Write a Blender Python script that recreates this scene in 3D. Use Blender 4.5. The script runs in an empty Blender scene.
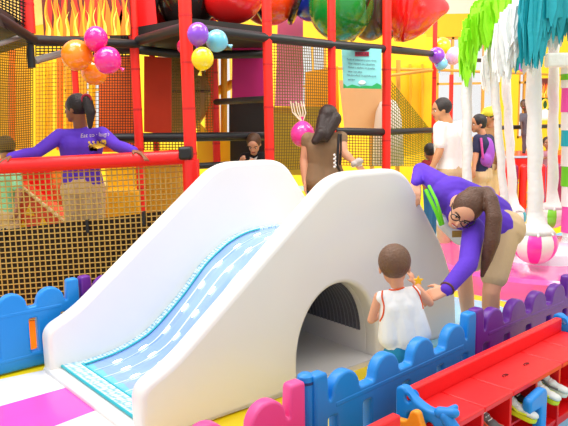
import bpy, bmesh, math, random
from mathutils import Vector, Matrix
from mathutils.bvhtree import BVHTree
random.seed(7)
SC = bpy.context.scene
COL = SC.collection
# ------------------------------------------------------------------ camera
F, PITCH, ROLL, H = 680.0, math.atan((213 - 108) / 680.0), math.radians(1.0), 1.6
def cam_dir(x, y):
    x, y = x * math.cos(ROLL) + y * math.sin(ROLL), -x * math.sin(ROLL) + y * math.cos(ROLL)
    return Vector((x, math.cos(PITCH) + y * math.sin(PITCH), -math.sin(PITCH) + y * math.cos(PITCH)))
def ray(px, py): return cam_dir((px - 284) / F, -(py - 213) / F)
def at(px, py, Y):
    r = ray(px, py); return Vector((0, 0, H)) + r * (Y / r.y)
def gr(px, py, z=0.0):
    r = ray(px, py); return Vector((0, 0, H)) + r * ((z - H) / r.z)
cd = bpy.data.cameras.new('camera'); cam = bpy.data.objects.new('camera', cd); COL.objects.link(cam)
fw = Vector((0, math.cos(PITCH), -math.sin(PITCH))); up0 = Vector((0, math.sin(PITCH), math.cos(PITCH))); rt0 = Vector((1, 0, 0))
Rv = rt0 * math.cos(ROLL) - up0 * math.sin(ROLL); Uv = rt0 * math.sin(ROLL) + up0 * math.cos(ROLL)
m = Matrix((Rv, Uv, -fw)).transposed().to_4x4(); m.translation = (0, 0, H)
cam.matrix_world = m
cd.sensor_width = 36; cd.lens = F / 568 * 36; cd.clip_end = 200
SC.camera = cam
SC.view_settings.view_transform = 'Standard'; SC.view_settings.look = 'None'; SC.view_settings.gamma = 1
SC.view_settings.exposure = 0.0
# ------------------------------------------------------------------ materials
MATS = {}
def lin(c):
    c = c.lstrip('#'); v = [int(c[i:i + 2], 16) / 255 for i in (0, 2, 4)]
    return [x / 12.92 if x <= .04045 else ((x + .055) / 1.055) ** 2.4 for x in v] + [1]
def M(name, col, rough=.5, bump=0, bscale=60, var=0, vscale=4, sheen=0, coat=0, metal=0, emis=0, trans=0):
    if name in MATS: return MATS[name]
    mt = bpy.data.materials.new(name); mt.use_nodes = True; nt = mt.node_tree; b = nt.nodes['Principled BSDF']
    c = lin(col); b.inputs['Base Color'].default_value = c; b.inputs['Roughness'].default_value = rough
    b.inputs['Metallic'].default_value = metal
    if coat: b.inputs['Coat Weight'].default_value = coat; b.inputs['Coat Roughness'].default_value = .08
    if sheen: b.inputs['Sheen Weight'].default_value = sheen
    if trans: b.inputs['Transmission Weight'].default_value = trans
    if emis: b.inputs['Emission Color'].default_value = c; b.inputs['Emission Strength'].default_value = emis
    tc = nt.nodes.new('ShaderNodeTexCoord')
    n = nt.nodes.new('ShaderNodeTexNoise'); n.inputs['Scale'].default_value = vscale; n.inputs['Detail'].default_value = 4
    nt.links.new(tc.outputs['Object'], n.inputs['Vector'])
    mx = nt.nodes.new('ShaderNodeMix'); mx.data_type = 'RGBA'
    v = var or .06
    mx.inputs['A'].default_value = [x * (1 - v) for x in c[:3]] + [1]
    mx.inputs['B'].default_value = [min(1, x * (1 + v)) for x in c[:3]] + [1]
    nt.links.new(n.outputs['Fac'], mx.inputs['Factor']); nt.links.new(mx.outputs['Result'], b.inputs['Base Color'])
    if bump:
        n2 = nt.nodes.new('ShaderNodeTexNoise'); n2.inputs['Scale'].default_value = bscale
        nt.links.new(tc.outputs['Object'], n2.inputs['Vector'])
        bp = nt.nodes.new('ShaderNodeBump'); bp.inputs['Strength'].default_value = bump; bp.inputs['Distance'].default_value = .01
        nt.links.new(n2.outputs['Fac'], bp.inputs['Height']); nt.links.new(bp.outputs['Normal'], b.inputs['Normal'])
    MATS[name] = mt
    return mt
red = M('red_vinyl', '#f01010', .35, coat=.3)
redp = M('red_post_foam', '#f02416', .42, bump=.15, bscale=30)
black = M('black_foam', '#17171a', .45)
blackn = M('black_net_cord', '#1c1a14', .7)
olive = M('olive_net_cord', '#6a5a16', .7)
tan = M('tan_net_cord', '#c8b070', .7)
dark = M('dark_tarpaulin', '#1c1611', .5, bump=.4, bscale=8, var=.4)
yellow = M('yellow_vinyl', '#ffc408', .45)
yellow2 = M('golden_vinyl', '#f0a80c', .5, var=.15)
orange = M('orange_vinyl', '#f5720a', .45)
magenta = M('magenta_vinyl', '#c8107c', .5)
pinkp = M('pink_vinyl', '#ee5fa0', .5)
white = M('white_gelcoat', '#efebe5', .3, coat=.2, var=.01)
blue = M('blue_plastic', '#128be0', .38, bump=.12, bscale=14, var=.03)
purple = M('purple_plastic', '#6a2599', .38, bump=.12, bscale=14)
pinkpl = M('pink_plastic', '#f0529c', .38, bump=.12, bscale=14)
redpl = M('red_plastic', '#f3171c', .4, bump=.12, bscale=20)
orangepl = M('orange_plastic', '#ffa010', .4)
cuff_p = M('violet_jersey', '#5b2fc0', .8, bump=.25, bscale=40, var=.12, vscale=9)
khaki = M('khaki_twill', '#d2b48a', .8, bump=.25, bscale=40, var=.08)
denim = M('blue_denim', '#2a6fa8', .85, bump=.2)
# ------------------------------------------------------------------ mesh builder
class MB:
    def __init__(s): s.v = []; s.f = []; s.m = []; s.cur = 0
    def add(s, vs, fs):
        o = len(s.v); s.v += [Vector(p) for p in vs]; s.f += [tuple(i + o for i in f) for f in fs]; s.m += [s.cur] * len(fs)
    def box(s, c, d, rz=0, rot=None):
        R = rot or Matrix.Rotation(rz, 3, 'Z'); c = Vector(c)
        vs = [c + R @ Vector((x * d[0] / 2, y * d[1] / 2, z * d[2] / 2)) for x in (-1, 1) for y in (-1, 1) for z in (-1, 1)]
        s.add(vs, [(0, 1, 3, 2), (4, 6, 7, 5), (0, 4, 5, 1), (2, 3, 7, 6), (0, 2, 6, 4), (1, 5, 7, 3)])
    def box2(s, a, b): a = Vector(a); b = Vector(b); s.box((a + b) / 2, [abs(x) for x in (b - a)])
    def frame(s, d):
        d = d.normalized(); a = Vector((0, 0, 1)) if abs(d.z) < .9 else Vector((1, 0, 0))
        u = d.cross(a).normalized(); return u, d.cross(u).normalized()
    def tube(s, pts, r, n=12, cap=True, closed=False):
        pts = [Vector(p) for p in pts]; rs = r if isinstance(r, (list, tuple)) else [r] * len(pts)
        N = len(pts); o = len(s.v); u = None; vs = []; fs = []
        for i, p in enumerate(pts):
            if closed: d = pts[(i + 1) % N] - pts[i - 1]
            else: d = pts[min(i + 1, N - 1)] - pts[max(i - 1, 0)]
            if d.length < 1e-9: d = Vector((0, 0, 1))
            d.normalize()
            if u is None: u, _ = s.frame(d)
            else:
                u = u - d * u.dot(d)
                u = u.normalized() if u.length > 1e-6 else s.frame(d)[0]
            w = d.cross(u)
            vs += [p + (u * math.cos(2 * math.pi * k / n) + w * math.sin(2 * math.pi * k / n)) * rs[i] for k in range(n)]
        for i in range(N if closed else N - 1):
            j = (i + 1) % N
            fs += [(i * n + k, i * n + (k + 1) % n, j * n + (k + 1) % n, j * n + k) for k in range(n)]
        if cap and not closed: fs += [tuple(range(n))[::-1], tuple((N - 1) * n + k for k in range(n))]
        s.add(vs, fs)
    def cone(s, a, ra, b, rb, n=14):          # round-ended tapered capsule
        a = Vector(a); b = Vector(b); d = b - a
        if d.length < 1e-6: s.ell(a, (ra, ra, ra)); return
        d.normalize(); P = []; R = []
        for t in (-90, -65, -40, -18, 0): P.append(a + d * ra * math.sin(math.radians(t))); R.append(max(ra * math.cos(math.radians(t)), 1e-4))
        for t in (0, 18, 40, 65, 90): P.append(b + d * rb * math.sin(math.radians(t))); R.append(max(rb * math.cos(math.radians(t)), 1e-4))
        u, w = s.frame(d); vs = []; fs = []
        for p, r in zip(P, R): vs += [p + (u * math.cos(2 * math.pi * k / n) + w * math.sin(2 * math.pi * k / n)) * r for k in range(n)]
        for i in range(len(P) - 1): fs += [(i * n + k, i * n + (k + 1) % n, (i + 1) * n + (k + 1) % n, (i + 1) * n + k) for k in range(n)]
        fs += [tuple(range(n))[::-1], tuple((len(P) - 1) * n + k for k in range(n))]
        s.add(vs, fs)
    def ell(s, c, r, R=None, nu=20, nv=12, warp=None):
        c = Vector(c); R = R or Matrix.Identity(3); vs = [c + R @ Vector((0, 0, -r[2]))]; fs = []
        for j in range(1, nv):
            t = -math.pi / 2 + math.pi * j / nv
            for k in range(nu):
                a = 2 * math.pi * k / nu
                p = Vector((r[0] * math.cos(t) * math.cos(a), r[1] * math.cos(t) * math.sin(a), r[2] * math.sin(t)))
                if warp: p = warp(p)
                vs.append(c + R @ p)
        vs.append(c + R @ Vector((0, 0, r[2])))
        for k in range(nu): fs.append((0, 1 + (k + 1) % nu, 1 + k))
        for j in range(nv - 2):
            for k in range(nu):
                a = 1 + j * nu + k; b = 1 + j * nu + (k + 1) % nu; fs.append((a, b, b + nu, a + nu))
        L = len(vs) - 1; o = 1 + (nv - 2) * nu
        for k in range(nu): fs.append((L, o + k, o + (k + 1) % nu))
        s.add(vs, fs)
    def prism(s, poly, off):                  # 3d polygon extruded by a vector
        n = len(poly); poly = [Vector(p) for p in poly]; off = Vector(off)
        s.add(poly + [p + off for p in poly], [tuple(range(n)), tuple(range(n, 2 * n))[::-1]] + [(i, i + n, (i + 1) % n + n, (i + 1) % n) for i in range(n)])
    def wire(s, a, b, r):
        a = Vector(a); b = Vector(b); d = (b - a); u, w = s.frame(d)
        o = [u * r, (-u * .5 + w * .87) * r, (-u * .5 - w * .87) * r]
        s.add([a + x for x in o] + [b + x for x in o], [(0, 1, 4, 3), (1, 2, 5, 4), (2, 0, 3, 5)])
    def net(s, A, B, C, D, nu, nv, r, sag=0, diag=False):   # A-B bottom, D-C top
        A, B, C, D = map(Vector, (A, B, C, D))
        nrm = (B - A).cross(D - A).normalized()
        def P(u, v):
            return A * (1 - u) * (1 - v) + B * u * (1 - v) + C * u * v + D * (1 - u) * v + nrm * sag * math.sin(math.pi * u) * math.sin(math.pi * v)
        if diag:
            for k in range(-nv, nu):
                for sg in (1, -1):
                    u0, v0, u1, v1 = k / nu, 0.0, (k + nv) / nu, 1.0
                    if u0 < 0: v0 = -k / nv; u0 = 0
                    if u1 > 1: v1 = (nu - k) / nv; u1 = 1
                    if sg > 0: s.wire(P(u0, v0), P(u1, v1), r)
                    else: s.wire(P(1 - u0, v0), P(1 - u1, v1), r)
            return
        seg = 1 if not sag else 6
        for i in range(nu + 1):
            for q in range(seg): s.wire(P(i / nu, q / seg), P(i / nu, (q + 1) / seg), r)
        for j in range(nv + 1):
            for q in range(seg): s.wire(P(q / seg, j / nv), P((q + 1) / seg, j / nv), r)
    def mesh(s, name):
        me = bpy.data.meshes.new(name); me.from_pydata([tuple(v) for v in s.v], [], s.f)
        for i, p in enumerate(me.polygons): p.material_index = s.m[i]
        bm = bmesh.new(); bm.from_mesh(me); bmesh.ops.recalc_face_normals(bm, faces=bm.faces); bm.to_mesh(me); bm.free()
        return me
def tag(o, label=None, cat=None, group=None, kind=None):
    if label: o['label'] = label
    if cat: o['category'] = cat
    if group: o['group'] = group
    if kind: o['kind'] = kind
    return o
def thing(name, loc=(0, 0, 0), label=None, cat=None, group=None, rz=0):
    o = bpy.data.objects.new(name, None); COL.objects.link(o); o.location = loc; o.rotation_euler = (0, 0, rz); o.empty_display_size = .1
    o['_m'] = 1
    del o['_m']
    return tag(o, label, cat, group)
def WM(o):
    mm = Matrix.Translation(o.location) @ o.rotation_euler.to_matrix().to_4x4()
    return (WM(o.parent) @ mm) if o.parent else mm
def obj(name, me, mats, parent=None, local=False, smooth=40, bevel=0, subsurf=0):
    if isinstance(me, MB): me = me.mesh(name)
    me.name = name
    if not isinstance(mats, (list, tuple)): mats = [mats]
    for k in mats: me.materials.append(k)
    o = bpy.data.objects.new(name, me); COL.objects.link(o)
    if parent:
        if not local: me.transform(WM(parent).inverted())
        o.parent = parent
    if bevel:
        b = o.modifiers.new('bevel', 'BEVEL'); b.width = bevel; b.segments = 3; b.limit_method = 'ANGLE'; b.angle_limit = math.radians(35)
    if subsurf:
        b = o.modifiers.new('sub', 'SUBSURF'); b.levels = subsurf; b.render_levels = subsurf
    if smooth:
        me.polygons.foreach_set('use_smooth', [True] * len(me.polygons))
        try: me.set_sharp_from_angle(angle=math.radians(smooth))
        except Exception: pass
    return o
def bake(o):      # evaluate modifiers into a plain mesh
    dg = bpy.context.evaluated_depsgraph_get(); dg.update()
    me = bpy.data.meshes.new_from_object(o.evaluated_get(dg)); return me
def blob(name, mb, mat, parent, voxel=.012, it=4, fac=.6):
    me = mb.mesh(name); o = bpy.data.objects.new(name, me); COL.objects.link(o)
    r = o.modifiers.new('r', 'REMESH'); r.mode = 'VOXEL'; r.voxel_size = voxel; r.use_smooth_shade = True
    if it: k = o.modifiers.new('s', 'SMOOTH'); k.factor = fac; k.iterations = it
    m2 = bake(o); bpy.data.objects.remove(o); bpy.data.meshes.remove(me)
    return obj(name, m2, mat, parent, smooth=180)
def plate(outline, holes, t, bev):      # xz-plane outline -> mesh, thickness from y=0 to y=t
    cu = bpy.data.curves.new('c', 'CURVE'); cu.dimensions = '2D'; cu.fill_mode = 'BOTH'
    cu.extrude = t / 2 - bev; cu.bevel_depth = bev; cu.bevel_resolution = 3; cu.offset = -bev
    for k, pl in enumerate([outline] + list(holes)):
        ar = sum(pl[i][0] * pl[(i + 1) % len(pl)][1] - pl[(i + 1) % len(pl)][0] * pl[i][1] for i in range(len(pl)))
        if (ar < 0) != (k > 0): pl = pl[::-1]
        sp = cu.splines.new('POLY'); sp.points.add(len(pl) - 1)
        for p, q in zip(sp.points, pl): p.co = (q[0], q[1], 0, 1)
        sp.use_cyclic_u = True
    o = bpy.data.objects.new('c', cu); COL.objects.link(o); me = bake(o); bpy.data.objects.remove(o); bpy.data.curves.remove(cu)
    me.transform(Matrix.Translation((0, t / 2, 0)) @ Matrix.Rotation(math.pi / 2, 4, 'X'))
    return me
def rnd(pts, n=7):     # pts: (x, z, radius) -> rounded polygon
    out = []
    N = len(pts)
    for i in range(N):
        p = Vector(pts[i][:2]); r = pts[i][2] if len(pts[i]) > 2 else 0
        if r <= 0: out.append(tuple(p)); continue
        a = (Vector(pts[i - 1][:2]) - p); b = (Vector(pts[(i + 1) % N][:2]) - p); r2 = min(r, a.length * .49, b.length * .49)
        A = p + a.normalized() * r2; B = p + b.normalized() * r2
        for k in range(n + 1):
            t = k / n; out.append(tuple(A * (1 - t) ** 2 + p * 2 * t * (1 - t) + B * t * t))
    return out
def text_mesh(s, size, ext=.001):
    cu = bpy.data.curves.new('t', 'FONT'); cu.body = s; cu.size = size; cu.extrude = ext; cu.align_x = 'CENTER'; cu.align_y = 'CENTER'
    o = bpy.data.objects.new('t', cu); COL.objects.link(o); me = bake(o); bpy.data.objects.remove(o); bpy.data.curves.remove(cu)
    return me
def put_mesh(me, c, rt, upv):   # place an xy-mesh at c with axes rt/upv
    rt = Vector(rt).normalized(); upv = Vector(upv).normalized(); n = rt.cross(upv)
    mm = Matrix((rt, upv, n)).transposed().to_4x4(); mm.translation = c; me.transform(mm); return me
def drape(me, target_mb_obj, d, off=.004):   # press flat letters on to a body surface
    tm = target_mb_obj.data; W = WM(target_mb_obj.parent) if target_mb_obj.parent else Matrix()
    bv = BVHTree.FromPolygons([W @ v.co for v in tm.vertices], [tuple(p.vertices) for p in tm.polygons])
    for v in me.vertices:
        h = bv.ray_cast(v.co - d * 1.0, d)
        if h[0]: v.co = h[0] - d * off
    return me
# ------------------------------------------------------------------ setting
def mat_floor():
    mt = bpy.data.materials.new('floor_mats'); mt.use_nodes = True; nt = mt.node_tree; b = nt.nodes['Principled BSDF']
    tc = nt.nodes.new('ShaderNodeTexCoord'); mp = nt.nodes.new('ShaderNodeMapping'); mp.inputs['Rotation'].default_value = (0, 0, math.radians(-41))
    mp.inputs['Location'].default_value = (.3, .35, 0)
    v = nt.nodes.new('ShaderNodeTexVoronoi'); v.distance = 'CHEBYCHEV'; v.inputs['Randomness'].default_value = 0; v.inputs['Scale'].default_value = 1.25
    cr = nt.nodes.new('ShaderNodeValToRGB'); cr.color_ramp.interpolation = 'CONSTANT'
    e = cr.color_ramp.elements; e[0].color = lin('#ffdf10'); e[0].position = 0; e[1].position = .38; e[1].color = lin('#7fd0ee')
    q = e.new(.66); q.color = lin('#ffdf10'); q = e.new(.86); q.color = lin('#f4f4f0')
    nt.links.new(tc.outputs['Object'], mp.inputs[0]); nt.links.new(mp.outputs[0], v.inputs['Vector']); nt.links.new(v.outputs['Color'], cr.inputs[0])
    nt.links.new(cr.outputs[0], b.inputs['Base Color']); b.inputs['Roughness'].default_value = .3
    return mt
fl = MB(); fl.box((0, 6, -.03), (24, 26, .06)); tag(obj('floor', fl, mat_floor()), kind='structure')
# coloured strips of mat laid on the floor
def mat_tile(name, pts, col, label, cat='floor mat', z=0, h=.012, grp=None):
    mb = MB(); mb.prism([Vector((p[0], p[1], z)) for p in pts], (0, 0, h))
    return tag(obj(name, mb, col, bevel=.003), label, cat, grp)
whm = M('white_floor_vinyl', '#efeae6', .22, coat=.3); pkm = M('pink_floor_vinyl', '#fb52c0', .22, coat=.3); lbm = M('aqua_floor_vinyl', '#8fd6ee', .25, coat=.3); ylm = M('yellow_floor_vinyl', '#ffe00a', .3)
g2 = lambda a, b: tuple(gr(a, b)[:2])
A0, A1 = Vector(g2(0, 381)), Vector(g2(40, 372.5)); B0, B1 = Vector(g2(0, 408)), Vector(g2(60, 391)); C0, C1 = Vector(g2(60, 426)), Vector(g2(95, 412.5))
def ext(a, b, t): return a + (b - a) * t
mat_tile('floor_mat', [ext(A0, A1, -2), ext(A0, A1, 1.2), ext(B0, B1, 1.13), ext(B0, B1, -1.5)], whm, 'white floor strip along the left blue fence, behind the pink strip')
mat_tile('floor_mat', [ext(B0, B1, -1.5), ext(B0, B1, 1.13), ext(C0, C1, 1.3), ext(C0, C1, -3)], pkm, 'glossy pink strip of floor vinyl before the slide lip')
mat_tile('floor_mat', [gr(-20, 358), gr(-20, 322), gr(45, 318), gr(75, 345)], M('orange_floor_vinyl', '#ff7a10', .3), 'orange floor mat seen through the slot of the left blue fence')
D0 = C0 + (C0 - B0) * 1.6
mat_tile('floor_mat', [ext(C0, C1, -3), ext(C0, C1, 1.3), Vector((-.66, 3.08)), Vector((-.6, 2.3)), Vector((-2.2, 1.6))], whm, 'white floor vinyl at the bottom left corner, before the pink strip')
# ------------------------------------------------------------------ slide
TH = math.radians(39.5); U = Vector((math.cos(TH), math.sin(TH), 0)); V = Vector((-U.y, U.x, 0)); O = Vector((-.676, 3.072, 0))
W = 1.31; TW = .125
prof = rnd([(-.02, 0, 0), (-.022, .285, .075), (.17, .37, .12), (1.23, 1.18, .09), (1.36, 1.222, .09), (1.86, 1.215, .14), (2.27, .66, .1), (2.42, .34, .12), (2.45, 0, 0)], 10)
arch = []
for k in range(33):
    a = math.pi * k / 32
    x = 1.29 - .33 * math.cos(a); z = .13 + .44 * math.sin(a) ** .9
    arch.append((x, z))
arch = [(.96, .03)] + arch + [(1.62, .03)]
sl = thing('toddler_slide', O, 'large white two-walled toddler slide with a blue rippled chute and tunnel arch', 'slide', rz=TH)
tag(obj('side_wall', plate(prof, [arch], TW, .03), white, sl, local=True, smooth=50), 'beige looking white side wall with arched tunnel opening nearest the toddler')
me = plate(prof, [], TW, .028); me.transform(Matrix.Translation((0, W - TW, 0)))
tag(obj('side_wall', me, white, sl, local=True, smooth=50), 'solid far side wall')
# chute profile (s, z)
cp = [(.07, .035), (.2, .037), (.38, .055), (.55, .10), (.68, .165), (.88, .325), (1.0, .44), (1.09, .525), (1.2, .60), (1.3, .655), (1.44, .70), (1.6, .715), (1.78, .715)]
def cr_interp(P, n):
    out = []
    for i in range(len(P) - 1):
        p0 = P[max(i - 1, 0)]; p1 = P[i]; p2 = P[i + 1]; p3 = P[min(i + 2, len(P) - 1)]
        for k in range(n):
            t = k / n; out.append(tuple(.5 * (2 * p1[j] + (p2[j] - p0[j]) * t + (2 * p0[j] - 5 * p1[j] + 4 * p2[j] - p3[j]) * t * t + (3 * p1[j] - p0[j] - 3 * p2[j] + p3[j]) * t ** 3) for j in range(len(p1))))
    out.append(tuple(P[-1])); return out
cp = cr_interp(cp, 5)
def mat_chute():
    mt = bpy.data.materials.new('blue_rippled_chute'); mt.use_nodes = True; nt = mt.node_tree; b = nt.nodes['Principled BSDF']; L = nt.links
    uv = nt.nodes.new('ShaderNodeUVMap'); sx = nt.nodes.new('ShaderNodeSeparateXYZ'); L.new(uv.outputs[0], sx.inputs[0])
    def mth(op, a, bb=None):
        n = nt.nodes.new('ShaderNodeMath'); n.operation = op
        for i, q in enumerate((a, bb)):
            if q is None: continue
            if isinstance(q, (int, float)): n.inputs[i].default_value = q
            else: L.new(q, n.inputs[i])
        return n.outputs[0]
    wob = mth('MULTIPLY', mth('SINE', mth('MULTIPLY', sx.outputs[0], 5.0)), .018)
    x = mth('ADD', sx.outputs[1], wob)
    fr = mth('FRACT', mth('MULTIPLY', x, 7.5)); d = mth('ABSOLUTE', mth('SUBTRACT', fr, .5))
    line = mth('LESS_THAN', d, .04)
    mask = mth('LESS_THAN', mth('ABSOLUTE', mth('SUBTRACT', sx.outputs[1], .5)), .455)
    n = nt.nodes.new('ShaderNodeTexNoise'); n.inputs['Scale'].default_value = 2; L.new(uv.outputs[0], n.inputs['Vector'])
    cr = nt.nodes.new('ShaderNodeValToRGB'); cr.color_ramp.elements[0].color = lin('#86a6ec'); cr.color_ramp.elements[1].color = lin('#93b3f0'); cr.color_ramp.elements[0].position = .4; cr.color_ramp.elements[1].position = .65
    L.new(n.outputs[0], cr.inputs[0])
    edge = mth('SUBTRACT', 1, mask); edge = mth('MAXIMUM', edge, mth('LESS_THAN', sx.outputs[0], .15))
    m1 = nt.nodes.new('ShaderNodeMix'); m1.data_type = 'RGBA'; L.new(edge, m1.inputs['Factor']); L.new(cr.outputs[0], m1.inputs['A']); m1.inputs['B'].default_value = lin('#6fc4e6')
    m2 = nt.nodes.new('ShaderNodeMix'); m2.data_type = 'RGBA'; L.new(line, m2.inputs['Factor']); L.new(m1.outputs['Result'], m2.inputs['A']); m2.inputs['B'].default_value = lin('#e4eefc')
    L.new(m2.outputs['Result'], b.inputs['Base Color']); b.inputs['Roughness'].default_value = .16; b.inputs['Coat Weight'].default_value = .5
    return mt
def strip(lo, hi, z_off, nw, wave=0, th=0.0):   # sheet between two widths following the chute profile
    me = bpy.data.meshes.new('s'); vs = []; fs = []; uvs = []
    Lx = 0; ls = [0]
    for i in range(1, len(cp)): Lx += math.dist(cp[i], cp[i - 1]); ls.append(Lx)
    for i, (s_, z_) in enumerate(cp):
        for k in range(nw + 1):
            t = k / nw; y = lo + (hi - lo) * t
            vs.append((s_, y, z_ + z_off + wave * (math.cos(t * 2 * math.pi * 7.5) - 1))); uvs.append((ls[i], t))
    n = nw + 1
    for i in range(len(cp) - 1):
        for k in range(nw): fs.append((i * n + k, i * n + k + 1, (i + 1) * n + k + 1, (i + 1) * n + k))
    T = len(vs)
    vs += [(a, b, max(.002, c - .06)) for a, b, c in vs]; uvs += uvs
    fs += [tuple(i + T for i in f)[::-1] for f in fs]
    for i in range(len(cp) - 1):
        a, b = i * n, (i + 1) * n; fs.append((a, b, b + T, a + T)); a += nw; b += nw; fs.append((a, a + T, b + T, b))
    fs.append(tuple(range(n)) + tuple(range(T + n - 1, T - 1, -1)))
    me.from_pydata(vs, [], fs)
    l = me.uv_layers.new(name='UVMap')
    for lp in me.loops: l.data[lp.index].uv = uvs[lp.vertex_index]
    return me
tag(obj('chute', strip(TW + .001, W - TW - .001, 0, 90, .006), mat_chute(), sl, local=True, smooth=60), 'pale blue rippled chute with white wavy lines')
# patterned turquoise border
def mat_border():
    mt = bpy.data.materials.new('turquoise_scale_border'); mt.use_nodes = True; nt = mt.node_tree; b = nt.nodes['Principled BSDF']; L = nt.links
    uv = nt.nodes.new('ShaderNodeUVMap'); mp = nt.nodes.new('ShaderNodeMapping'); mp.inputs['Scale'].default_value = (44, 3, 1)
    v = nt.nodes.new('ShaderNodeTexVoronoi'); v.inputs['Scale'].default_value = 1; v.inputs['Randomness'].default_value = .35
    cr = nt.nodes.new('ShaderNodeValToRGB'); e = cr.color_ramp.elements; e[0].color = lin('#e2f2fa'); e[0].position = .3; e[1].position = .6; e[1].color = lin('#7cb8d4')
    L.new(uv.outputs[0], mp.inputs[0]); L.new(mp.outputs[0], v.inputs['Vector']); L.new(v.outputs['Distance'], cr.inputs[0]); L.new(cr.outputs[0], b.inputs['Base Color'])
    b.inputs['Roughness'].default_value = .25
    return mt
mbd = mat_border()
obj('patterned_border', strip(W - TW - .06, W - TW + .001, .010, 2), mbd, sl, local=True)
obj('patterned_border', strip(TW - .001, TW + .06, .010, 2), mbd, sl, local=True)
fb = bpy.data.meshes.new('fb'); fb.from_pydata([(.055, TW, .02), (.055, W - TW, .02), (.055, W - TW, .052), (.055, TW, .052), (.15, W - TW, .05), (.15, TW, .05), (.15, W - TW, .02), (.15, TW, .02)], [], [(0, 1, 2, 3), (3, 2, 4, 5), (5, 4, 6, 7), (0, 7, 6, 1), (0, 3, 5, 7), (1, 6, 4, 2)])
lu = fb.uv_layers.new(name='UVMap')
for lp in fb.loops:
    c = fb.vertices[lp.vertex_index].co; lu.data[lp.index].uv = (c.y, (c.x - .05) * 8)
obj('patterned_border', fb, mbd, sl, local=True)
teal = M('teal_trim', '#25b4bf', .3)
mb = MB(); mb.tube([(.052, TW, .045), (.052, W - TW, .045)], .009); mb.tube([(.155, TW + .06, .05), (.155, W - TW - .06, .05)], .006)
mb.tube([(a, W - TW - .063, b + .010) for a, b in cp[:-6]], .006, n=8); mb.tube([(a, TW + .063, b + .010) for a, b in cp[:-6]], .006, n=8)
obj('teal_edging', mb, teal, sl, local=True)
# rows of small glowing white ovals set on the chute surface
glowm = M('white_glow', '#ffffff', .3, emis=2.2)
Lx = 0; seq = [(0, cp[0])]
for i in range(1, len(cp)): Lx += math.dist(cp[i], cp[i - 1]); seq.append((Lx, cp[i]))
def onc(d):
    for i in range(1, len(seq)):
        if seq[i][0] >= d:
            t = (d - seq[i - 1][0]) / (seq[i][0] - seq[i - 1][0]); a = seq[i - 1][1]; b = seq[i][1]
            sv = Vector((b[0] - a[0], 0, b[1] - a[1])).normalized(); return Vector((a[0] + (b[0] - a[0]) * t, 0, a[1] + (b[1] - a[1]) * t)), sv
    return Vector((cp[-1][0], 0, cp[-1][1])), Vector((1, 0, 0))
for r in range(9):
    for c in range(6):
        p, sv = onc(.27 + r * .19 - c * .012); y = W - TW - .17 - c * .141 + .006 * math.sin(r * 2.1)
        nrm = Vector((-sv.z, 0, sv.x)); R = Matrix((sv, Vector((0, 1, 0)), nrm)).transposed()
        mb = MB(); mb.ell(Vector((p.x, y, p.z)) + nrm * .003, (.034, .013, .005), R, 12, 6); obj('white_spot', mb, glowm, sl, local=True)
# lip, platform, steps, tunnel lining and mesh window
mb = MB(); mb.box2((-.035, .03, 0.001), (.06, W - .03, .035)); obj('front_lip', mb, white, sl, local=True, bevel=.012)
mb = MB(); mb.box2((1.78, TW, .62), (2.06, W - TW, .72))
for k, (x, z) in enumerate(((2.06, .54), (2.17, .36), (2.28, .18))): mb.box2((x, TW, 0.002), (x + .12, W - TW, z))
obj('platform_and_steps', mb, white, sl, local=True, bevel=.01)
mb = MB(); n = len(arch); o_ = []
pts = arch
for (x, z) in pts: o_.append(Vector((x, TW - .02, z)))
outer = [Vector((1.29 + (x - 1.29) * 1.04, TW - .02, .03 + (z - .03) * 1.04)) for x, z in pts]
Lw = W - 2 * TW + .03
vs = o_ + [p + Vector((0, Lw, 0)) for p in o_] + outer + [p + Vector((0, Lw, 0)) for p in outer]; k = len(o_); fs = []
for i in range(k - 1): fs += [(i, i + 1, k + i + 1, k + i), (2 * k + i, 3 * k + i, 3 * k + i + 1, 2 * k + i + 1), (i, 2 * k + i, 2 * k + i + 1, i + 1)]
mb.add(vs, fs); obj('tunnel_lining', mb, white, sl, local=True, smooth=60)
tn = MB(); tn.box2((.96, .01, .002), (1.62, W - TW, .032)); obj('tunnel_floor', tn, white, sl, local=True)
# dark mesh lining the inside of the tunnel above a white plinth
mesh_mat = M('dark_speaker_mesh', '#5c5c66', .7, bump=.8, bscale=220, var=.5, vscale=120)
pp = [(1.29 + (x - 1.29) * .97, .02 + (z - .02) * .975) for x, z in arch if z > .145]
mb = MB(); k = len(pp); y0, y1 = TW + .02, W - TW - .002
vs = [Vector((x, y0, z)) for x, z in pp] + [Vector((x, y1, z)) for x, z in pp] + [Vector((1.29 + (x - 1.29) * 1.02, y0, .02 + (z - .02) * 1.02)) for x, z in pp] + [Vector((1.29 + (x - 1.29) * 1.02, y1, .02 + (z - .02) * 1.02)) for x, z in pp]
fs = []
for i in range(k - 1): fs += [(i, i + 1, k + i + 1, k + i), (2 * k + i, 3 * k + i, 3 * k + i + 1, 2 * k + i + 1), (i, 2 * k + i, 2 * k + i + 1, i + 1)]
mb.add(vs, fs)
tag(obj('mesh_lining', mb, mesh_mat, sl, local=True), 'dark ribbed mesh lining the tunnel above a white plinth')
mb = MB()
for q in range(30):
    y = y0 + .02 + (y1 - y0 - .03) * q / 29
    mb.tube([(1.29 + (x - 1.29) * .992, y, .02 + (z - .02) * .992) for x, z in pp], .003, 5)
obj('mesh_ribs', mb, M('grey_rib', '#77777f', .6), sl, local=True)
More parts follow.
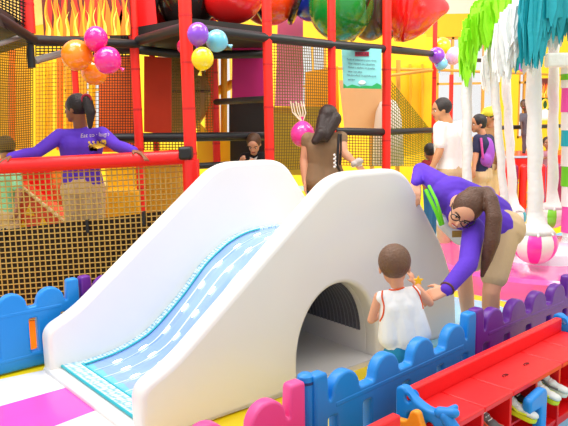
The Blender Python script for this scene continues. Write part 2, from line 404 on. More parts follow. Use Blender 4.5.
# ------------------------------------------------------------------ plastic fences
def fence(loc, rz, n, L, mat, label, grp='plastic picket play fences'):
    t = thing('play_fence', loc, label, 'fence', grp, rz)
    zt, zv, r = .50, .40, .088
    pts = [(0, .01), (0, .535), (.085, .535), (.085, .435), (.13, .415)]
    x0, x1 = .19, L - .19; step = (x1 - x0) / (n - 1); cs = [x0 + step * i for i in range(n)]
    out = [(0, .01, .01), (0, .53, .02), (.075, .53, .02), (.085, .405, .02)]
    for c in cs:
        out += [(c - r - .01, zv, .01)]
        for k in range(13):
            a = math.pi - math.pi * k / 12; out.append((c + r * math.cos(a), zt - r + .0 + r * math.sin(a), 0))
        out += [(c + r + .01, zv, .01)]
    out += [(L - .085, .405, .02), (L - .075, .53, .02), (L, .53, .02), (L, .01, .01)]
    # feet: notches in the base
    pr = rnd(out, 4); hol = []
    for i in range(n + 1):
        c = (cs[i - 1] + cs[i]) / 2 if 0 < i < n else (cs[0] - step / 2 - .0 if i == 0 else cs[-1] + step / 2)
        c = min(max(c, .105), L - .105)
        hol.append(rnd([(c - .026, .11, .01), (c + .026, .11, .01), (c + .026, .325, .01), (c - .026, .325, .01)], 4))
    me = plate(pr, hol, .058, .012); me.transform(Matrix.Translation((0, -.029, 0)))
    obj('picket_panel', me, mat, t, local=True, smooth=50)
    for z in (.36, .075): mb = MB(); mb.box2((.12, -.031, z), (L - .12, .031, z + .025)); obj('rail', mb, mat, t, local=True, bevel=.006)
    for x in (.15, L - .21): mb = MB(); mb.box2((x, -.11, 0), (x + .06, .11, .03)); obj('foot', mb, mat, t, local=True, bevel=.008)
    return t
fr = math.radians(43.4)
fence((.095, 2.62, 0), fr, 4, 1.22, blue, 'blue picket play fence between the toddler and the red shoe bench')
obj_k = thing('fence_joint_pin', (.075, 2.63, 0), 'round blue joint pin where the pink and blue fences meet', 'pin')
mb = MB(); mb.tube([(0, 0, 0), (0, 0, .5), (0, 0, .525), (0, 0, .535)], [.036, .036, .033, .02], 20); obj('pin_body', mb, blue, obj_k, local=True)
mb = MB(); mb.tube([(0, 0, .495), (0, 0, .505)], .039, 20); obj('pin_collar', mb, M('navy_rubber', '#143a74', .5), obj_k, local=True)
fence((.985, 3.475, 0), math.radians(41.5), 4, 1.10, purple, 'purple picket play fence behind the red shoe bench')
fence((1.84, 4.24, 0), math.radians(41.5), 4, 1.10, purple, 'purple picket play fence going out of frame at the right edge')
d_ = Vector((math.cos(fr), math.sin(fr), 0))
pf = Vector((.055, 2.585, 0)) - Vector((math.cos(math.radians(41)), math.sin(math.radians(41)), 0)) * 1.1
fence(pf - Vector((.09, .08, 0)), math.radians(41), 4, 1.22, pinkpl, 'pink picket play fence at the bottom edge beside the slide')
# left group
fence((-2.39, 3.475, 0), math.radians(40), 5, 1.34, blue, 'blue picket play fence before the net, left of the slide')
fence((-1.355, 4.35, 0), math.radians(50), 4, 1.1, purple, 'purple picket play fence tip behind the far slide wall')
# ------------------------------------------------------------------ shoe bench
BH = math.radians(42.6)
def bench(loc, L, cells, label, extra=True):
    t = thing('shoe_bench', loc, label, 'bench', None, BH)
    D = .235   # depth, towards -y
    mb = MB(); mb.box2((0, -.02, 0), (L, .02, .412)); obj('back_rail', mb, redpl, t, local=True, bevel=.008)
    xs = [L * i / cells for i in range(cells + 1)]
    groups = [(0, 1), (1, 2), (2, 4), (4, 5), (5, 6)] if cells == 6 else [(i, i + 1) for i in range(cells)]
    for a, b in groups:
        mb = MB(); mb.box2((xs[a] + .002, -D - .01, .312), (xs[b] - .002, -.02, .34)); obj('seat_panel', mb, redpl, t, local=True, bevel=.006)
    for x in xs:
        x = min(max(x, .009), L - .009)
        mb = MB(); mb.box2((x - .009, -D, .0), (x + .009, -.021, .311)); obj('divider', mb, redpl, t, local=True, bevel=.003)
    mb = MB(); mb.box2((0.01, -D + .005, .03), (L - .01, -.021, .045)); mb.box2((.0, -D + .01, .0), (L, -D + .03, .03)); obj('bottom_shelf', mb, redpl, t, local=True)
    if extra:
        for hx in (.60, .80):
            mb = MB()
            for sgn in (0,):
                mb.tube([(hx - .022, -.135, .3425), (hx - .016, -.124, .3425), (hx, -.120, .3425), (hx + .016, -.124, .3425), (hx + .022, -.135, .3425)], .0028, 6)
                mb.tube([(hx - .012, -.137, .3425), (hx, -.131, .3425), (hx + .012, -.137, .3425)], .0022, 6)
            obj('embossed_smile', mb, M('dark_red_mark', '#7c1212', .5), t, local=True)
    return t
BO = Vector((.495, 2.725, 0))
bn = bench(BO, 1.41, 6, 'long red plastic shoe bench with cubbies in front of the fences')
# blue end arm and orange flower of the bench
def end_arm(parent, x, orange_too=True):
    o = rnd([(-.02, .02), (-.02, .42, .02), (.02, .432, .03), (.08, .385, .05), (.15, .365, .05), (.21, .375, .02), (.225, .34, .03), (.215, .30, .03), (.21, .02, .0)], 6)
    def circ(cx, cz, r, n=16): return [(cx + r * math.cos(2 * math.pi * k / n), cz + r * 1.25 * math.sin(2 * math.pi * k / n)) for k in range(n)]
    me = plate(o, [circ(.07, .30, .024), circ(.155, .285, .024), circ(.045, .385, .012)], .05, .012)
    me.transform(Matrix.Translation((x, .02, 0)) @ Matrix.Rotation(-math.pi / 2, 4, 'Z'))
    tag(obj('end_arm', me, blue, parent, local=True, smooth=50), 'blue curled end arm with round holes')
    mb = MB(); mb.cone((x + .02, -.175, .366), .026, (x + .03, -.235, .382), .02); mb.cone((x + .05, -.20, .37), .02, (x + .08, -.205, .38), .013)
    mb.cone((x + .02, -.20, .36), .026, (x + .03, -.255, .29), .028); mb.cone((x + .03, -.255, .29), .028, (x + .03, -.262, .03), .028)
    obj('arm_knob', mb, blue, parent, local=True, smooth=180)
    if orange_too:
        o = rnd([(.0, .02), (.0, .305, .02), (.08, .315, .02), (.10, .37, .03), (.135, .375, .03), (.16, .31, .02), (.21, .28, .03), (.215, .02)], 6)
        me = plate(o, [], .035, .01); me.transform(Matrix.Translation((x - .055, .02, 0)) @ Matrix.Rotation(-math.pi / 2, 4, 'Z'))
        tag(obj('end_flower', me, orangepl, parent, local=True, smooth=50), 'orange petal plate on the bench end')
end_arm(bn, -.01)
end_arm(bn, 1.415, False)
# blue upright in the front of the bench
mb = MB(); o = rnd([(0, .0), (0, .22, .0), (-.10, .22, .0), (-.10, .285, .03), (.062, .31, .045), (.062, 0)], 6)
me = plate(o, [], .045, .012); me.transform(Matrix.Translation((.635, -.295, 0))); obj('front_bracket', me, blue, bn, local=True, smooth=50)
b2p = gr(397, 409, .43); b2 = bench(Vector((b2p.x, b2p.y, 0)) - Vector((math.cos(BH), math.sin(BH), 0)) * 1.0, 1.0, 4, 'second red plastic shoe bench, only its corner showing at the bottom edge', False)
# ------------------------------------------------------------------ shoes in the cubbies
def shoe(loc, rz, body, accent, sole, label, lace=None, L=.165):
    t = thing('shoe', loc, label, 'shoe', 'children\'s shoes kept in the red bench', rz)
    k = L / .2; t.rotation_euler = (0, .24, rz)
    mb = MB()
    for i, (x, w, h) in enumerate(((.0, .030, .052), (.05, .033, .045), (.10, .036, .03), (.15, .037, .024), (.175, .034, .024))):
        mb.ell((x * k, 0, .02 + h * .55), (.034 * k, w * k, h * .62), nu=14, nv=8)
    mb.cone((.0, 0, .05), .03 * k, (.01 * k, 0, .078), .024 * k)
    blob('upper', _w(mb, t), body, t, .006, 3)
    mb = MB(); mb.cone((0.0, 0, .012), .03 * k, (.17 * k, 0, .012), .033 * k)
    for i, v in enumerate(mb.v): v.z = .0 + max(0, min(.022, v.z))
    obj('sole', mb, sole, t, local=True)
    mb = MB(); mb.tube([(.02 * k, -.034 * k, .03), (.06 * k, -.037 * k, .045), (.10 * k, -.037 * k, .03), (.15 * k, -.037 * k, .034)], .005, 6); mb.tube([(.02 * k, .034 * k, .03), (.06 * k, .037 * k, .045), (.10 * k, .037 * k, .03), (.15 * k, .037 * k, .034)], .005, 6)
    mb.tube([(-.022, -.02, .045), (-.03, 0, .05), (-.022, .02, .045)], .006, 6)
    obj('stripe', mb, accent, t, local=True)
    mb = MB(); mb.tube([(.018 * math.cos(a) * 1.2 + .004, .018 * math.sin(a), .094) for a in [2 * math.pi * q / 14 for q in range(14)]], .006, 6, closed=True); obj('collar', mb, lace or accent, t, local=True)
    mb = MB()
    for q in range(3): mb.tube([(.045 * k + q * .016, -.018, .068 - q * .009), (.05 * k + q * .016, 0, .073 - q * .009), (.045 * k + q * .016, .018, .068 - q * .009)], .003, 6)
    obj('lace', mb, M('white_lace', '#f0f0ea', .7), t, local=True)
    return t
def _w(mb, t):
    Wm = WM(t); mb.v = [Wm @ v for v in mb.v]; return mb
def bpt(x, y, z): return Matrix.Translation(BO) @ Matrix.Rotation(BH, 4, 'Z') @ Vector((x, y, z))
smg = M('shoe_grey_mesh', '#6f6f70', .7, bump=.5, bscale=200); smw = M('shoe_white_leather', '#d9dcd6', .5); smk = M('shoe_black_mesh', '#26262a', .7)
lime = M('lime_rubber', '#d9e21a', .5); oran = M('coral_trim', '#f0704c', .5); wso = M('cream_sole', '#e6e3d2', .6)
ang = BH - math.pi / 2 + .1
shoe(bpt(.34, -.125, .20), ang, smg, oran, wso, 'grey mesh shoe with coral trim in the leftmost visible cubby')
shoe(bpt(.53, -.15, .215), ang + .1, smw, lime, lime, 'white and lime sneaker with black collar left of the blue bracket', smk)
shoe(bpt(.632, -.10, .215), ang, smk, lime, wso, 'black sneaker half hidden behind the blue bracket')
shoe(bpt(.77, -.15, .235), ang - .1, smw, lime, lime, 'white and lime sneaker right of the blue bracket', smk)
shoe(bpt(.865, -.14, .235), ang, smw, smg, wso, 'plain white sneaker beside the white and lime one at right')
for a, b in ((.02, .46), (.49, .92)):
    pass
mb = MB(); mb.box2((.245, -.225, .158), (1.17, -.03, .168)); obj('middle_shelf', mb, redpl, bn, local=True)
# ------------------------------------------------------------------ hall shell
def bx(mb, px0, py0, px1, py1, Y, t=.1):
    a = at(px0, py1, Y); b = at(px1, py0, Y); mb.box2((a.x, Y, a.z), (b.x, Y + t, b.z))
wallm = M('yellow_wall_paint', '#ffca1c', .7); pkw = M('pale_pink_wall_paint', '#f6c8b8', .8); orw = M('amber_wall_paint', '#ffae10', .7)
YB = 14.0
zf = lambda py, Y=YB: at(284, py, Y).z
mb = MB(); a = at(-60, 0, YB); b = at(640, 0, YB)
xl, xr = -8.5, 8.5
zs, zh = .9, 2.95       # sill and head of the window band
mb.box2((xl, YB, 0), (xr, YB + .2, zs)); mb.cur = 1; mb.box2((xl, YB, zh), (xr, YB + .2, 3.4)); mb.cur = 2; mb.box2((xl, YB, 3.4), (xr, YB + .2, 6)); mb.cur = 0
wins = [(64, 100), (203, 232), (300, 326), (437, 500), (519, 533)]
xs = [(at(p, 80, YB).x, at(q, 80, YB).x) for p, q in wins]
cur = xl
for k, (p, q) in enumerate(xs):
    mb.box2((cur, YB, zs), (p, YB + .2, zh)); cur = q
mb.box2((cur, YB, zs), (xr, YB + .2, zh))
tag(obj('wall_back', mb, [wallm, orw, pkw]), kind='structure')
frm = M('ochre_window_frame', '#d99c3a', .6)
for k, (p, q) in enumerate(xs):
    e = thing('window_%d' % (k + 1), ((p + q) / 2, YB, zs)); tag(e, kind='structure')
    mb = MB(); r_ = .022
    for x in ([p + r_, q - r_] + [p + (q - p) * i / (4 if q - p > 1 else 2) for i in ((1, 2, 3) if q - p > 1 else (1,))]): mb.box2((x - r_, YB + .03, zs), (x + r_, YB + .12, zh))
    for z in (zs + r_, zh - r_, zs + (zh - zs) * .55): mb.box2((p, YB + .03, z - r_), (q, YB + .12, z + r_))
    obj('window_frame', mb, frm, e)
    mb = MB(); mb.box2((p, YB + .07, zs), (q, YB + .08, zh))
    gm = bpy.data.materials.get('window_glass')
    if not gm:
        gm = bpy.data.materials.new('window_glass'); gm.use_nodes = True; nt = gm.node_tree; nt.nodes.clear()
        o_ = nt.nodes.new('ShaderNodeOutputMaterial'); t1 = nt.nodes.new('ShaderNodeBsdfTransparent'); t2 = nt.nodes.new('ShaderNodeBsdfGlossy'); t2.inputs['Roughness'].default_value = .02
        mx = nt.nodes.new('ShaderNodeMixShader'); mx.inputs[0].default_value = .03; nt.links.new(t1.outputs[0], mx.inputs[1]); nt.links.new(t2.outputs[0], mx.inputs[2]); nt.links.new(mx.outputs[0], o_.inputs[0])
    obj('window_pane', mb, gm, e)
# ------------------------------------------------------------------ climbing frame
cf = thing('climbing_frame', (0, 7, 0), 'tall indoor climbing frame of red foam posts, black beams, nets and bright panels', 'climbing frame')
def vpost(px, Y, r, z0=0, z1=3.7, mat=redp, name='post', py=100):
    p = at(px, py, Y); mb = MB(); mb.tube([(p.x, Y, z0), (p.x, Y, z1)], r, 16)
    o = obj(name, mb, mat, cf)
    if z1 - z0 > 1.5 and mat is redp:
        mb = MB()
        for z in [z0 + .35 * i + .2 for i in range(int((z1 - z0) / .35))]: mb.tube([(p.x, Y, z), (p.x, Y, z + .018)], r + .002, 16)
        k = obj('cable_tie', mb, M('dull_red_tie', '#cc1616', .5), o, local=True)
        k.data.transform(WM(o).inverted()) ; k['kind'] = 'stuff'
    return o
for a in ((34, 5.2, .048, 2.18, 3.7), (137, 6.1, .04), (154, 6.9, .03, 0, 2.3), (188.5, 5.35, .05), (215, 6.9, .038), (268.5, 5.75, .040), (332, 6.55, .038), (386.5, 6.9, .045), (434, 9.2, .03), (451, 11.5, .035, 0, 2.1), (76.5, 6.15, .028, 0, 2.2)): vpost(*a)
for px, Y in ((331, 8.2), (372, 9.0), (398, 9.2)): vpost(px, Y, .03, 0, 2.2, frm, 'post')
vpost(34, 5.2, .028, 1.55 + .38, 2.18, black, 'black_sleeve')
def beam(pts, r=.04, mat=black, name='beam'):
    mb = MB(); mb.tube([at(*p) for p in pts], r, 12); o = obj(name, mb, mat, cf); return o
beam([(-20, 6, 4.4), (34, 40, 5.2)], .036)
beam([(34, 40, 5.2), (138, 44, 6.1)], .038)
beam([(-20, 50, 4.4), (26, 35, 5.25)], .018, M('grey_pipe', '#8a8580', .4))
beam([(34, 61, 5.25), (63, 53, 5.5)], .028, M('grey_pipe', '#8a8580', .4))
beam([(112, 47, 6.1), (188, 55, 6.5), (267, 54, 6.9)], .040)
beam([(138, 41, 6.1), (188, 27, 5.4)], .045)
beam([(188, 28, 5.4), (268, 38, 5.75), (332, 44.5, 6.55), (386, 49, 6.9), (434, 54, 9.0)], .040)
beam([(96, 138, 6.3), (188, 137, 6.3), (268, 136, 6.9)], .042)
beam([(215, 102, 6.9), (268, 99, 5.9)], .030)
beam([(335, 131, 6.6), (386, 132, 6.9), (434, 130, 9.2), (490, 128, 10.5), (560, 126, 12)], .035)
beam([(434, 62, 9.2), (470, 60, 11), (540, 62, 13)], .03)
beam([(198, 166, 6.3), (236, 164, 6.6)], .03)
beam([(386, 76, 9), (434, 70, 9.2)], .02, frm)
beam([(330, 68, 8.8), (440, 70, 9.5), (560, 75, 13.5)], .02, frm)
def panel(pp, Y, mat, label=None, t=.02, name='panel', par=None):
    mb = MB(); P = [at(p[0], p[1], (p[2] if len(p) > 2 else Y)) for p in pp]; mb.prism(P, (0, t, 0)); o = obj(name, mb, mat, par or cf)
    if label: o['label'] = label
    return o
def deck(pts, z, name='deck'):
    mb = MB(); mb.prism([gr(a, b, z) for a, b in pts], (0, 0, .12)); o = obj(name, mb, M('black_deck', '#1a1512', .7, var=.4), cf); return o
deck([(110, 45), (188, 33), (268, 40), (262, 52), (180, 54)], 2.22)
deck([(-30, 10), (34, 44), (26, 36 + 10), (-30, 62)], 2.16)
# net helper from the pixels of its corners and their distances
def net(pp, nu, nv, r, mat, diag=False, sag=0, label=None):
    mb = MB(); P = [at(*p) for p in pp]; mb.net(*P, nu, nv, r, sag, diag); o = obj('netting', mb, mat, cf, smooth=0)
    if label: o['label'] = label
    return o
# flame mural
def flames(px0, py0, px1, py1, Y, name, n, seed):
    rs = random.Random(seed); e = thing(name, at(px0, py1, Y), 'dark red banner printed with orange and yellow flames, top left' if n > 8 else 'small flame print over the dark green wall behind the fringed posts', 'banner')
    a = at(px0, py1, Y); b = at(px1, py0, Y)
    mb = MB(); mb.box2((a.x, Y, a.z), (b.x, Y + .03, b.z)); obj('backing', mb, M('flame_backing', '#6a1a08', .5, var=.5, vscale=6), e)
    mb = MB(); w = (b.x - a.x); h = b.z - a.z
    for layer, (k, hh, ww) in enumerate(((n, 1.0, 1.25), (n + 1, .9, .95), (n + 3, .72, .5), (n, .5, .3))):
        mb.cur = layer
        for i in range(k):
            cx = a.x + w * (i + .5 + rs.uniform(-.2, .2)) / k; cx = min(max(cx, a.x + w / k * .5 * ww), b.x - w / k * .5 * ww); wd_ = w / k * ww * rs.uniform(.8, 1); ht = h * hh * rs.uniform(.72, 1)
            L_, R_ = [], []
            N = 16; ph = rs.uniform(0, 6); am = w / k * .28
            for q in range(N + 1):
                t = q / N; cw = wd_ * .5 * (1 - t) ** .8 * (1 + .35 * math.sin(t * 7 + ph)); off = am * math.sin(t * 5.5 + ph) * t
                L_.append((min(max(cx + off - cw, a.x), b.x), a.z + .004 + ht * t)); R_.append((min(max(cx + off + cw, a.x), b.x), a.z + .004 + ht * t))
            for q in range(N):
                y = Y - .002 - layer * .002
                vs = [Vector((L_[q][0], y, L_[q][1])), Vector((R_[q][0], y, R_[q][1])), Vector((R_[q + 1][0], y, R_[q + 1][1])), Vector((L_[q + 1][0], y, L_[q + 1][1]))]
                mb.add(vs, [(0, 1, 2, 3)])
    obj('flame_print', mb, [M('fl_red', '#c8260a', .5), M('fl_orange', '#f07a08', .5), M('fl_amber', '#fcae10', .5), M('fl_yellow', '#ffe45a', .5)], e, smooth=0)
flames(44, -25, 128, 37, 6.02, 'flame_banner', 9, 3)
# solid panels
redpan = M('brick_red_mesh_panel', '#d83c16', .7, var=.15); orpan = M('orange_mesh_panel', '#f0660c', .7, var=.12)
panel([(144, 56), (172, 58), (172, 134), (144, 132)], 6.7, redpan, 'brick red side panel')
panel([(99, 55), (136, 55), (136, 152), (99, 152)], 6.9, orpan, 'orange panel behind black net')
panel([(128, -30), (152, -30), (158, 34), (128, 40)], 6.3, red, 'red panel beside the flame banner')
panel([(232, 40), (265, 40), (265, 98), (232, 98)], 7.2, magenta, 'deep magenta panel')
panel([(279, -20), (303, -12), (303, 106), (275, 106)], 8.0, M('lilac_pink_panel', '#f584b4', .5, var=.05), 'lilac pink panel')
panel([(229, 101), (265, 101), (265, 168), (229, 168)], 7.3, dark, 'crumpled black tarpaulin panel')
panel([(339, 80), (386, 84), (386, 136), (345, 134)], 8.5, M('peach_panel', '#fcc890', .6, var=.05), 'peach panel')
panel([(305, 72), (338, 66), (340, 140), (305, 150)], 8.7, yellow2, 'golden panel')
panel([(388, 70), (436, 58), (436, 150), (388, 160)], 9.8, yellow, 'tall yellow panel')
panel([(270, 107), (332, 107), (332, 175), (270, 175)], 8.1, M('olive_gold_panel', '#b8981c', .6, var=.3, vscale=5), 'olive gold panel behind the net')
panel([(388, 34), (426, 34), (426, 60), (388, 60)], 9.9, yellow, 'upper yellow panel')
# ribs on the tall yellow panel
mb = MB()
for px in (398, 410, 422): mb.tube([at(px, 64, 9.75), at(px, 140, 9.75)], .02, 8)
obj('panel_rib', mb, yellow2, cf)
# netting
net([(272, 170, 6.5), (330, 168, 6.9), (330, 45, 6.9), (272, 40, 6.5)], 26, 44, .0038, olive, sag=.04)
net([(335, 165, 6.6), (386, 166, 6.9), (386, 133, 6.9), (335, 132, 6.6)], 18, 12, .0045, olive)
net([(390, 166, 6.95), (432, 166, 9.1), (432, 132, 9.1), (390, 80, 6.95)], 26, 24, .0045, M('green_net_cord', '#77860c', .7))
net([(-5, 150, 5.4), (33, 148, 5.3), (33, 44, 5.2), (-5, 40, 5.0)], 18, 44, .0038, M('gold_net_cord', '#7c6210', .7), sag=.03)
net([(36, 148, 6.3), (99, 148, 6.5), (99, 60, 6.5), (36, 64, 6.3)], 20, 22, .0032, M('amber_net_cord', '#a8780c', .7), sag=.03)
net([(99, 148, 6.5), (136, 148, 6.5), (136, 50, 6.5), (99, 50, 6.5)], 14, 36, .0036, blackn)
net([(36, 57, 6.2), (134, 56, 6.3), (134, 43, 6.3), (36, 43, 6.2)], 24, 5, .006, blackn)
net([(-5, 12, 4.9), (30, 36, 5.2), (30, -20, 5.2), (-5, -20, 4.9)], 10, 14, .006, blackn)
net([(122, 44, 6.15), (134, 44, 6.15), (134, -10, 6.15), (122, -10, 6.15)], 4, 18, .006, blackn)
net([(172, 136, 6.4), (200, 136, 6.4), (200, 58, 6.4), (172, 58, 6.4)], 12, 28, .004, olive)
net([(138, 150, 6.4), (188, 150, 6.4), (188, 139, 6.4), (138, 139, 6.4)], 16, 4, .005, olive)
net([(205, 136, 6.5), (213, 136, 6.5), (213, 58, 6.5), (205, 58, 6.5)], 3, 28, .003, olive)
# yellow interior of the frame behind the nets
def solid(name, pts, mat, label, cat, t=.12, bev=.02, grp=None):
    c = [at(*p) for p in pts]; e = MB(); e.prism(c, (0, t, 0)); o = obj(name, e, mat, None, bevel=bev); return tag(o, label, cat, grp)
panel([(-20, 38), (30, 40), (30, 150), (-20, 150)], 7.5, yellow2, 'golden panel behind the far left net')
panel([(36, 60), (52, 60), (52, 150), (36, 150)], 7.4, yellow, 'yellow panel')
panel([(66, 56), (86, 56), (86, 150), (66, 150)], 7.4, yellow2, 'golden panel')
panel([(0, -30), (60, -30), (60, 20), (0, 34)], 8.6, M('sand_panel', '#e8b860', .6, var=.4, vscale=5), 'sand coloured upper panel')
for px, mt in ((60, orange), (44, yellow), (12, orange), (92, yellow), (224, yellow2), (209, orange)):
    mb = MB(); mb.tube([at(px, 150, 7.2), at(px, 50, 7.2)], .035, 10); obj('inner_post', mb, mt, cf)
mb = MB(); mb.tube([at(204, 92, 7.5), at(220, 90, 7.4), at(232, 84, 7.5)], .05, 10); obj('yellow_rail', mb, yellow, cf)
panel([(197, 120), (214, 138), (214, 165), (197, 165)], 7.0, yellow, 'yellow foot panel'); panel([(218, 134), (230, 134), (230, 170), (218, 170)], 7.1, yellow, 'yellow foot panel')
# rules board
e = thing('rules_board', at(361, 70, 6.8), 'pale turquoise rules board with red title bar hung between two red posts', 'sign')
P = [at(341.5, 47, 6.75), at(381.5, 49, 6.75), at(381.5, 89, 6.75), at(343.5, 88, 6.75)]
mb = MB(); mb.prism(P[::-1], (0, .02, 0)); obj('board', mb, M('turquoise_board', '#86d2d4', .5, var=.12, vscale=8), e)
c = at(361.5, 68, 6.75); Rt = (P[1] - P[0]).normalized(); Up = Vector((0, 0, 1))
mb = MB(); q = at(362, 54, 6.745); mb.box(q, (.135, .006, .042)); obj('title_bar', mb, M('crimson_print', '#a8123a', .5), e)
o = obj('title_text', put_mesh(text_mesh('REGLAS', .036), at(362, 54, 6.738), Rt, Up), M('dark_print', '#4a0c1c', .6), e)
ink = M('navy_print', '#3a3350', .6)
mb = None
for i, (s_, px) in enumerate((('Todo el material es para ninos', 361), ('Usar siempre los calcetines', 361), ('Niños o adultos no pueden', 361), ('estar con ellos', 354.5), ('No introducir ni comida en el', 361), ('parque', 351))):
    obj('rule_text', put_mesh(text_mesh(s_, .0235, .0005), at(px + .5, 60 + i * 3.9, 6.742), Rt, Up), ink, e)
mb = MB(); mb.cur = 0
G = [at(343.5, 88, 6.742), at(381.5, 89, 6.742), at(381.5, 85.5, 6.742), at(377, 83, 6.742), at(372, 86, 6.742), at(366, 85.5, 6.742), at(360, 86.5, 6.742), at(352, 84.5, 6.742), at(347, 86.5, 6.742), at(343.4, 83.5, 6.742)]
mb.prism(G, (0, .004, 0)); obj('printed_bushes', mb, M('green_print', '#1fa558', .5), e)
mb = MB(); mb.ell(at(362, 82.5, 6.742), (.035, .004, .02)); obj('printed_cloud', mb, M('white_print', '#e8f4f0', .5), e)
# plastic crawl tunnel
ct = thing('crawl_tunnel', at(290, -5, 6.9), 'chain of big round plastic tunnel sections in red, black, blue and green above the beams', 'play tunnel')
gl = dict(coat=.6)
tr = M('tunnel_red', '#ea1414', .25, coat=.6); tb = M('tunnel_black', '#241512', .25, coat=.6); tgn = M('tunnel_green', '#0f7a2a', .25, coat=.6); tbl = M('tunnel_blue', '#1b35a8', .25, coat=.6); tor = M('tunnel_orange', '#f0400c', .25, coat=.6); tbr = M('tunnel_brown', '#4a3428', .3, coat=.5)
def bubble(px, py, Y, rpx, mat, label, sq=(1, 1, 1), name='tunnel_section', tilt=0):
    r = rpx * Y / F; mb = MB(); mb.ell(at(px, py, Y), (r * sq[0], r * sq[1], r * sq[2]), Matrix.Rotation(tilt, 3, 'Y'), 32, 20); o = obj(name, mb, mat, ct, smooth=180); o['label'] = label; return o
bubble(152, -6, 6.9, 38, tr, 'red tunnel section beside the banner')
bubble(186, -8, 6.6, 36, tb, 'glossy black tunnel section', (.9, 1, 1))
bubble(232, -11, 6.5, 33, tr, 'red tunnel section behind the balloons', (1, 1, 1))
bubble(268, -6, 7.4, 30, tor, 'orange red tunnel section')
bubble(315, -4, 7.5, 25, tbl, 'blue tunnel section')
bubble(341, 5, 7.2, 35, tgn, 'green tunnel section', (.9, 1, 1))
bubble(370, 6, 7.6, 33, tbr, 'brown tunnel section', (.7, 1, 1))
bubble(405, 4, 7.4, 35, tr, 'red nose section', (.72, 1, 1))
mb = MB(); mb.tube([at(x_, 4 + (x_ - 405) * .1, 7.4) for x_ in (400, 408, 418, 427, 435, 442, 447, 449)], [q * 7.4 / F for q in (36, 36, 32, 26, 17, 9, 5, 1.5)], 28); obj('tunnel_nose', mb, tr, ct, smooth=180)
for (px, py, Y, rp, tl) in ((207, -8, 6.6, 29, .3), (252, -4, 6.9, 28, -.5), (299, 0, 7.4, 22, .4), (362, 6, 7.3, 32, .3), (392, 6, 7.5, 30, .1), (166, -6, 6.7, 36, .35)):
    mb = MB(); r = rp * Y / F; cc = at(px, py, Y); R = Matrix.Rotation(tl, 3, 'Y')
    mb.tube([cc + R @ Vector((0, r * math.cos(q * math.pi / 14), r * math.sin(q * math.pi / 14))) for q in range(28)], .035, 8, closed=True); obj('joint_ring', mb, tb, ct)
# brown slide tube behind the left net
e = thing('tube_slide', at(185, 90, 7.2), 'olive brown curved slide tube behind net beside the yellow balloon', 'slide tube')
mb = MB(); path = [at(172, 56, 7.8), at(182, 72, 7.4), at(186, 92, 7.2), at(182, 112, 7.2), at(172, 130, 7.3)]
mb.tube(cr_interp([tuple(p) for p in path], 5), [.16 + .10 * math.sin(math.pi * i / 20) for i in range(21)], 24)
obj('tube_body', mb, M('olive_brown_plastic', '#9a7840', .35, var=.15), e, smooth=180)
mb = MB(); mb.tube([at(187, 92, 7.2) + Vector((.27 * math.cos(q * math.pi / 12), .27 * math.sin(q * math.pi / 12), 0)) for q in range(24)], .014, 8, closed=True); obj('tube_seam', mb, tbr, e)
# white cone shaped slide tower in the golden area
e = thing('white_cone', at(388, 150, 8.4), 'tall pale pink white pointed cone behind the rightmost near red post', 'play cone')
mb = MB(); p0 = at(388, 165, 8.4); p1 = at(388, 98, 8.4); mb.tube([p0, p0.lerp(p1, .5), p0.lerp(p1, .8), p0.lerp(p1, .94), p1], [.19, .18, .15, .10, .02], 24); obj('cone_body', mb, M('shell_white', '#f4e2d6', .5), e, smooth=180)
# ------------------------------------------------------------------ net pen with red rail at left
pen = thing('net_pen', at(90, 300, 5.2) * 1, 'black netted pen fence with red padded top rail at left', 'net fence')
RL, RR = at(-40, 168.5, 4.95), at(184, 157, 5.28)
mb = MB(); mb.tube([RL, RL.lerp(RR, .5), RR], .056, 20); tag(obj('top_rail', mb, M('red_rail_foam', '#f01414', .4, bump=.1), pen, smooth=60), 'red padded rail')
mb = MB(); pr_ = at(188.5, 100, 5.28); mb.tube([(pr_.x, 5.27, 0), (pr_.x, 5.27, 1.22)], .066, 20); obj('end_post', mb, red, pen)
mb = MB(); c = at(186, 153, 5.26); mb.box(c, (.10, .14, .10)); obj('corner_cap', mb, black, pen, bevel=.02)
BL, BR = Vector((RL.x, RL.y, .0)), Vector((RR.x, RR.y, .0))
mb = MB(); mb.net(BL + Vector((.01, .028, .02)), BR + Vector((.01, .028, .02)), RR - Vector((-.01, -.028, .03)), RL - Vector((-.01, -.028, .03)), 40, 28, .0056)
obj('netting', mb, M('brown_tan_cord', '#c4a052', .7), pen, smooth=0)
dl, dr = at(-40, 235, 5.12), at(184, 209, 5.42)
mb = MB(); mb.prism([Vector((dl.x, 5.12, 0)), Vector((dr.x, 5.42, 0)), dr, dl], (0, .02, 0)); tag(obj('skirt_panel', mb, M('brown_black_skirt', '#2a1c08', .7, var=.3), pen), 'dark lower panel behind the net')
for px, py in ((4, 235), (88, 226), (144, 218)):
    mb = MB(); mb.box(at(px, py, 5.16), (.022, .05, .10)); obj('strap', mb, black, pen)
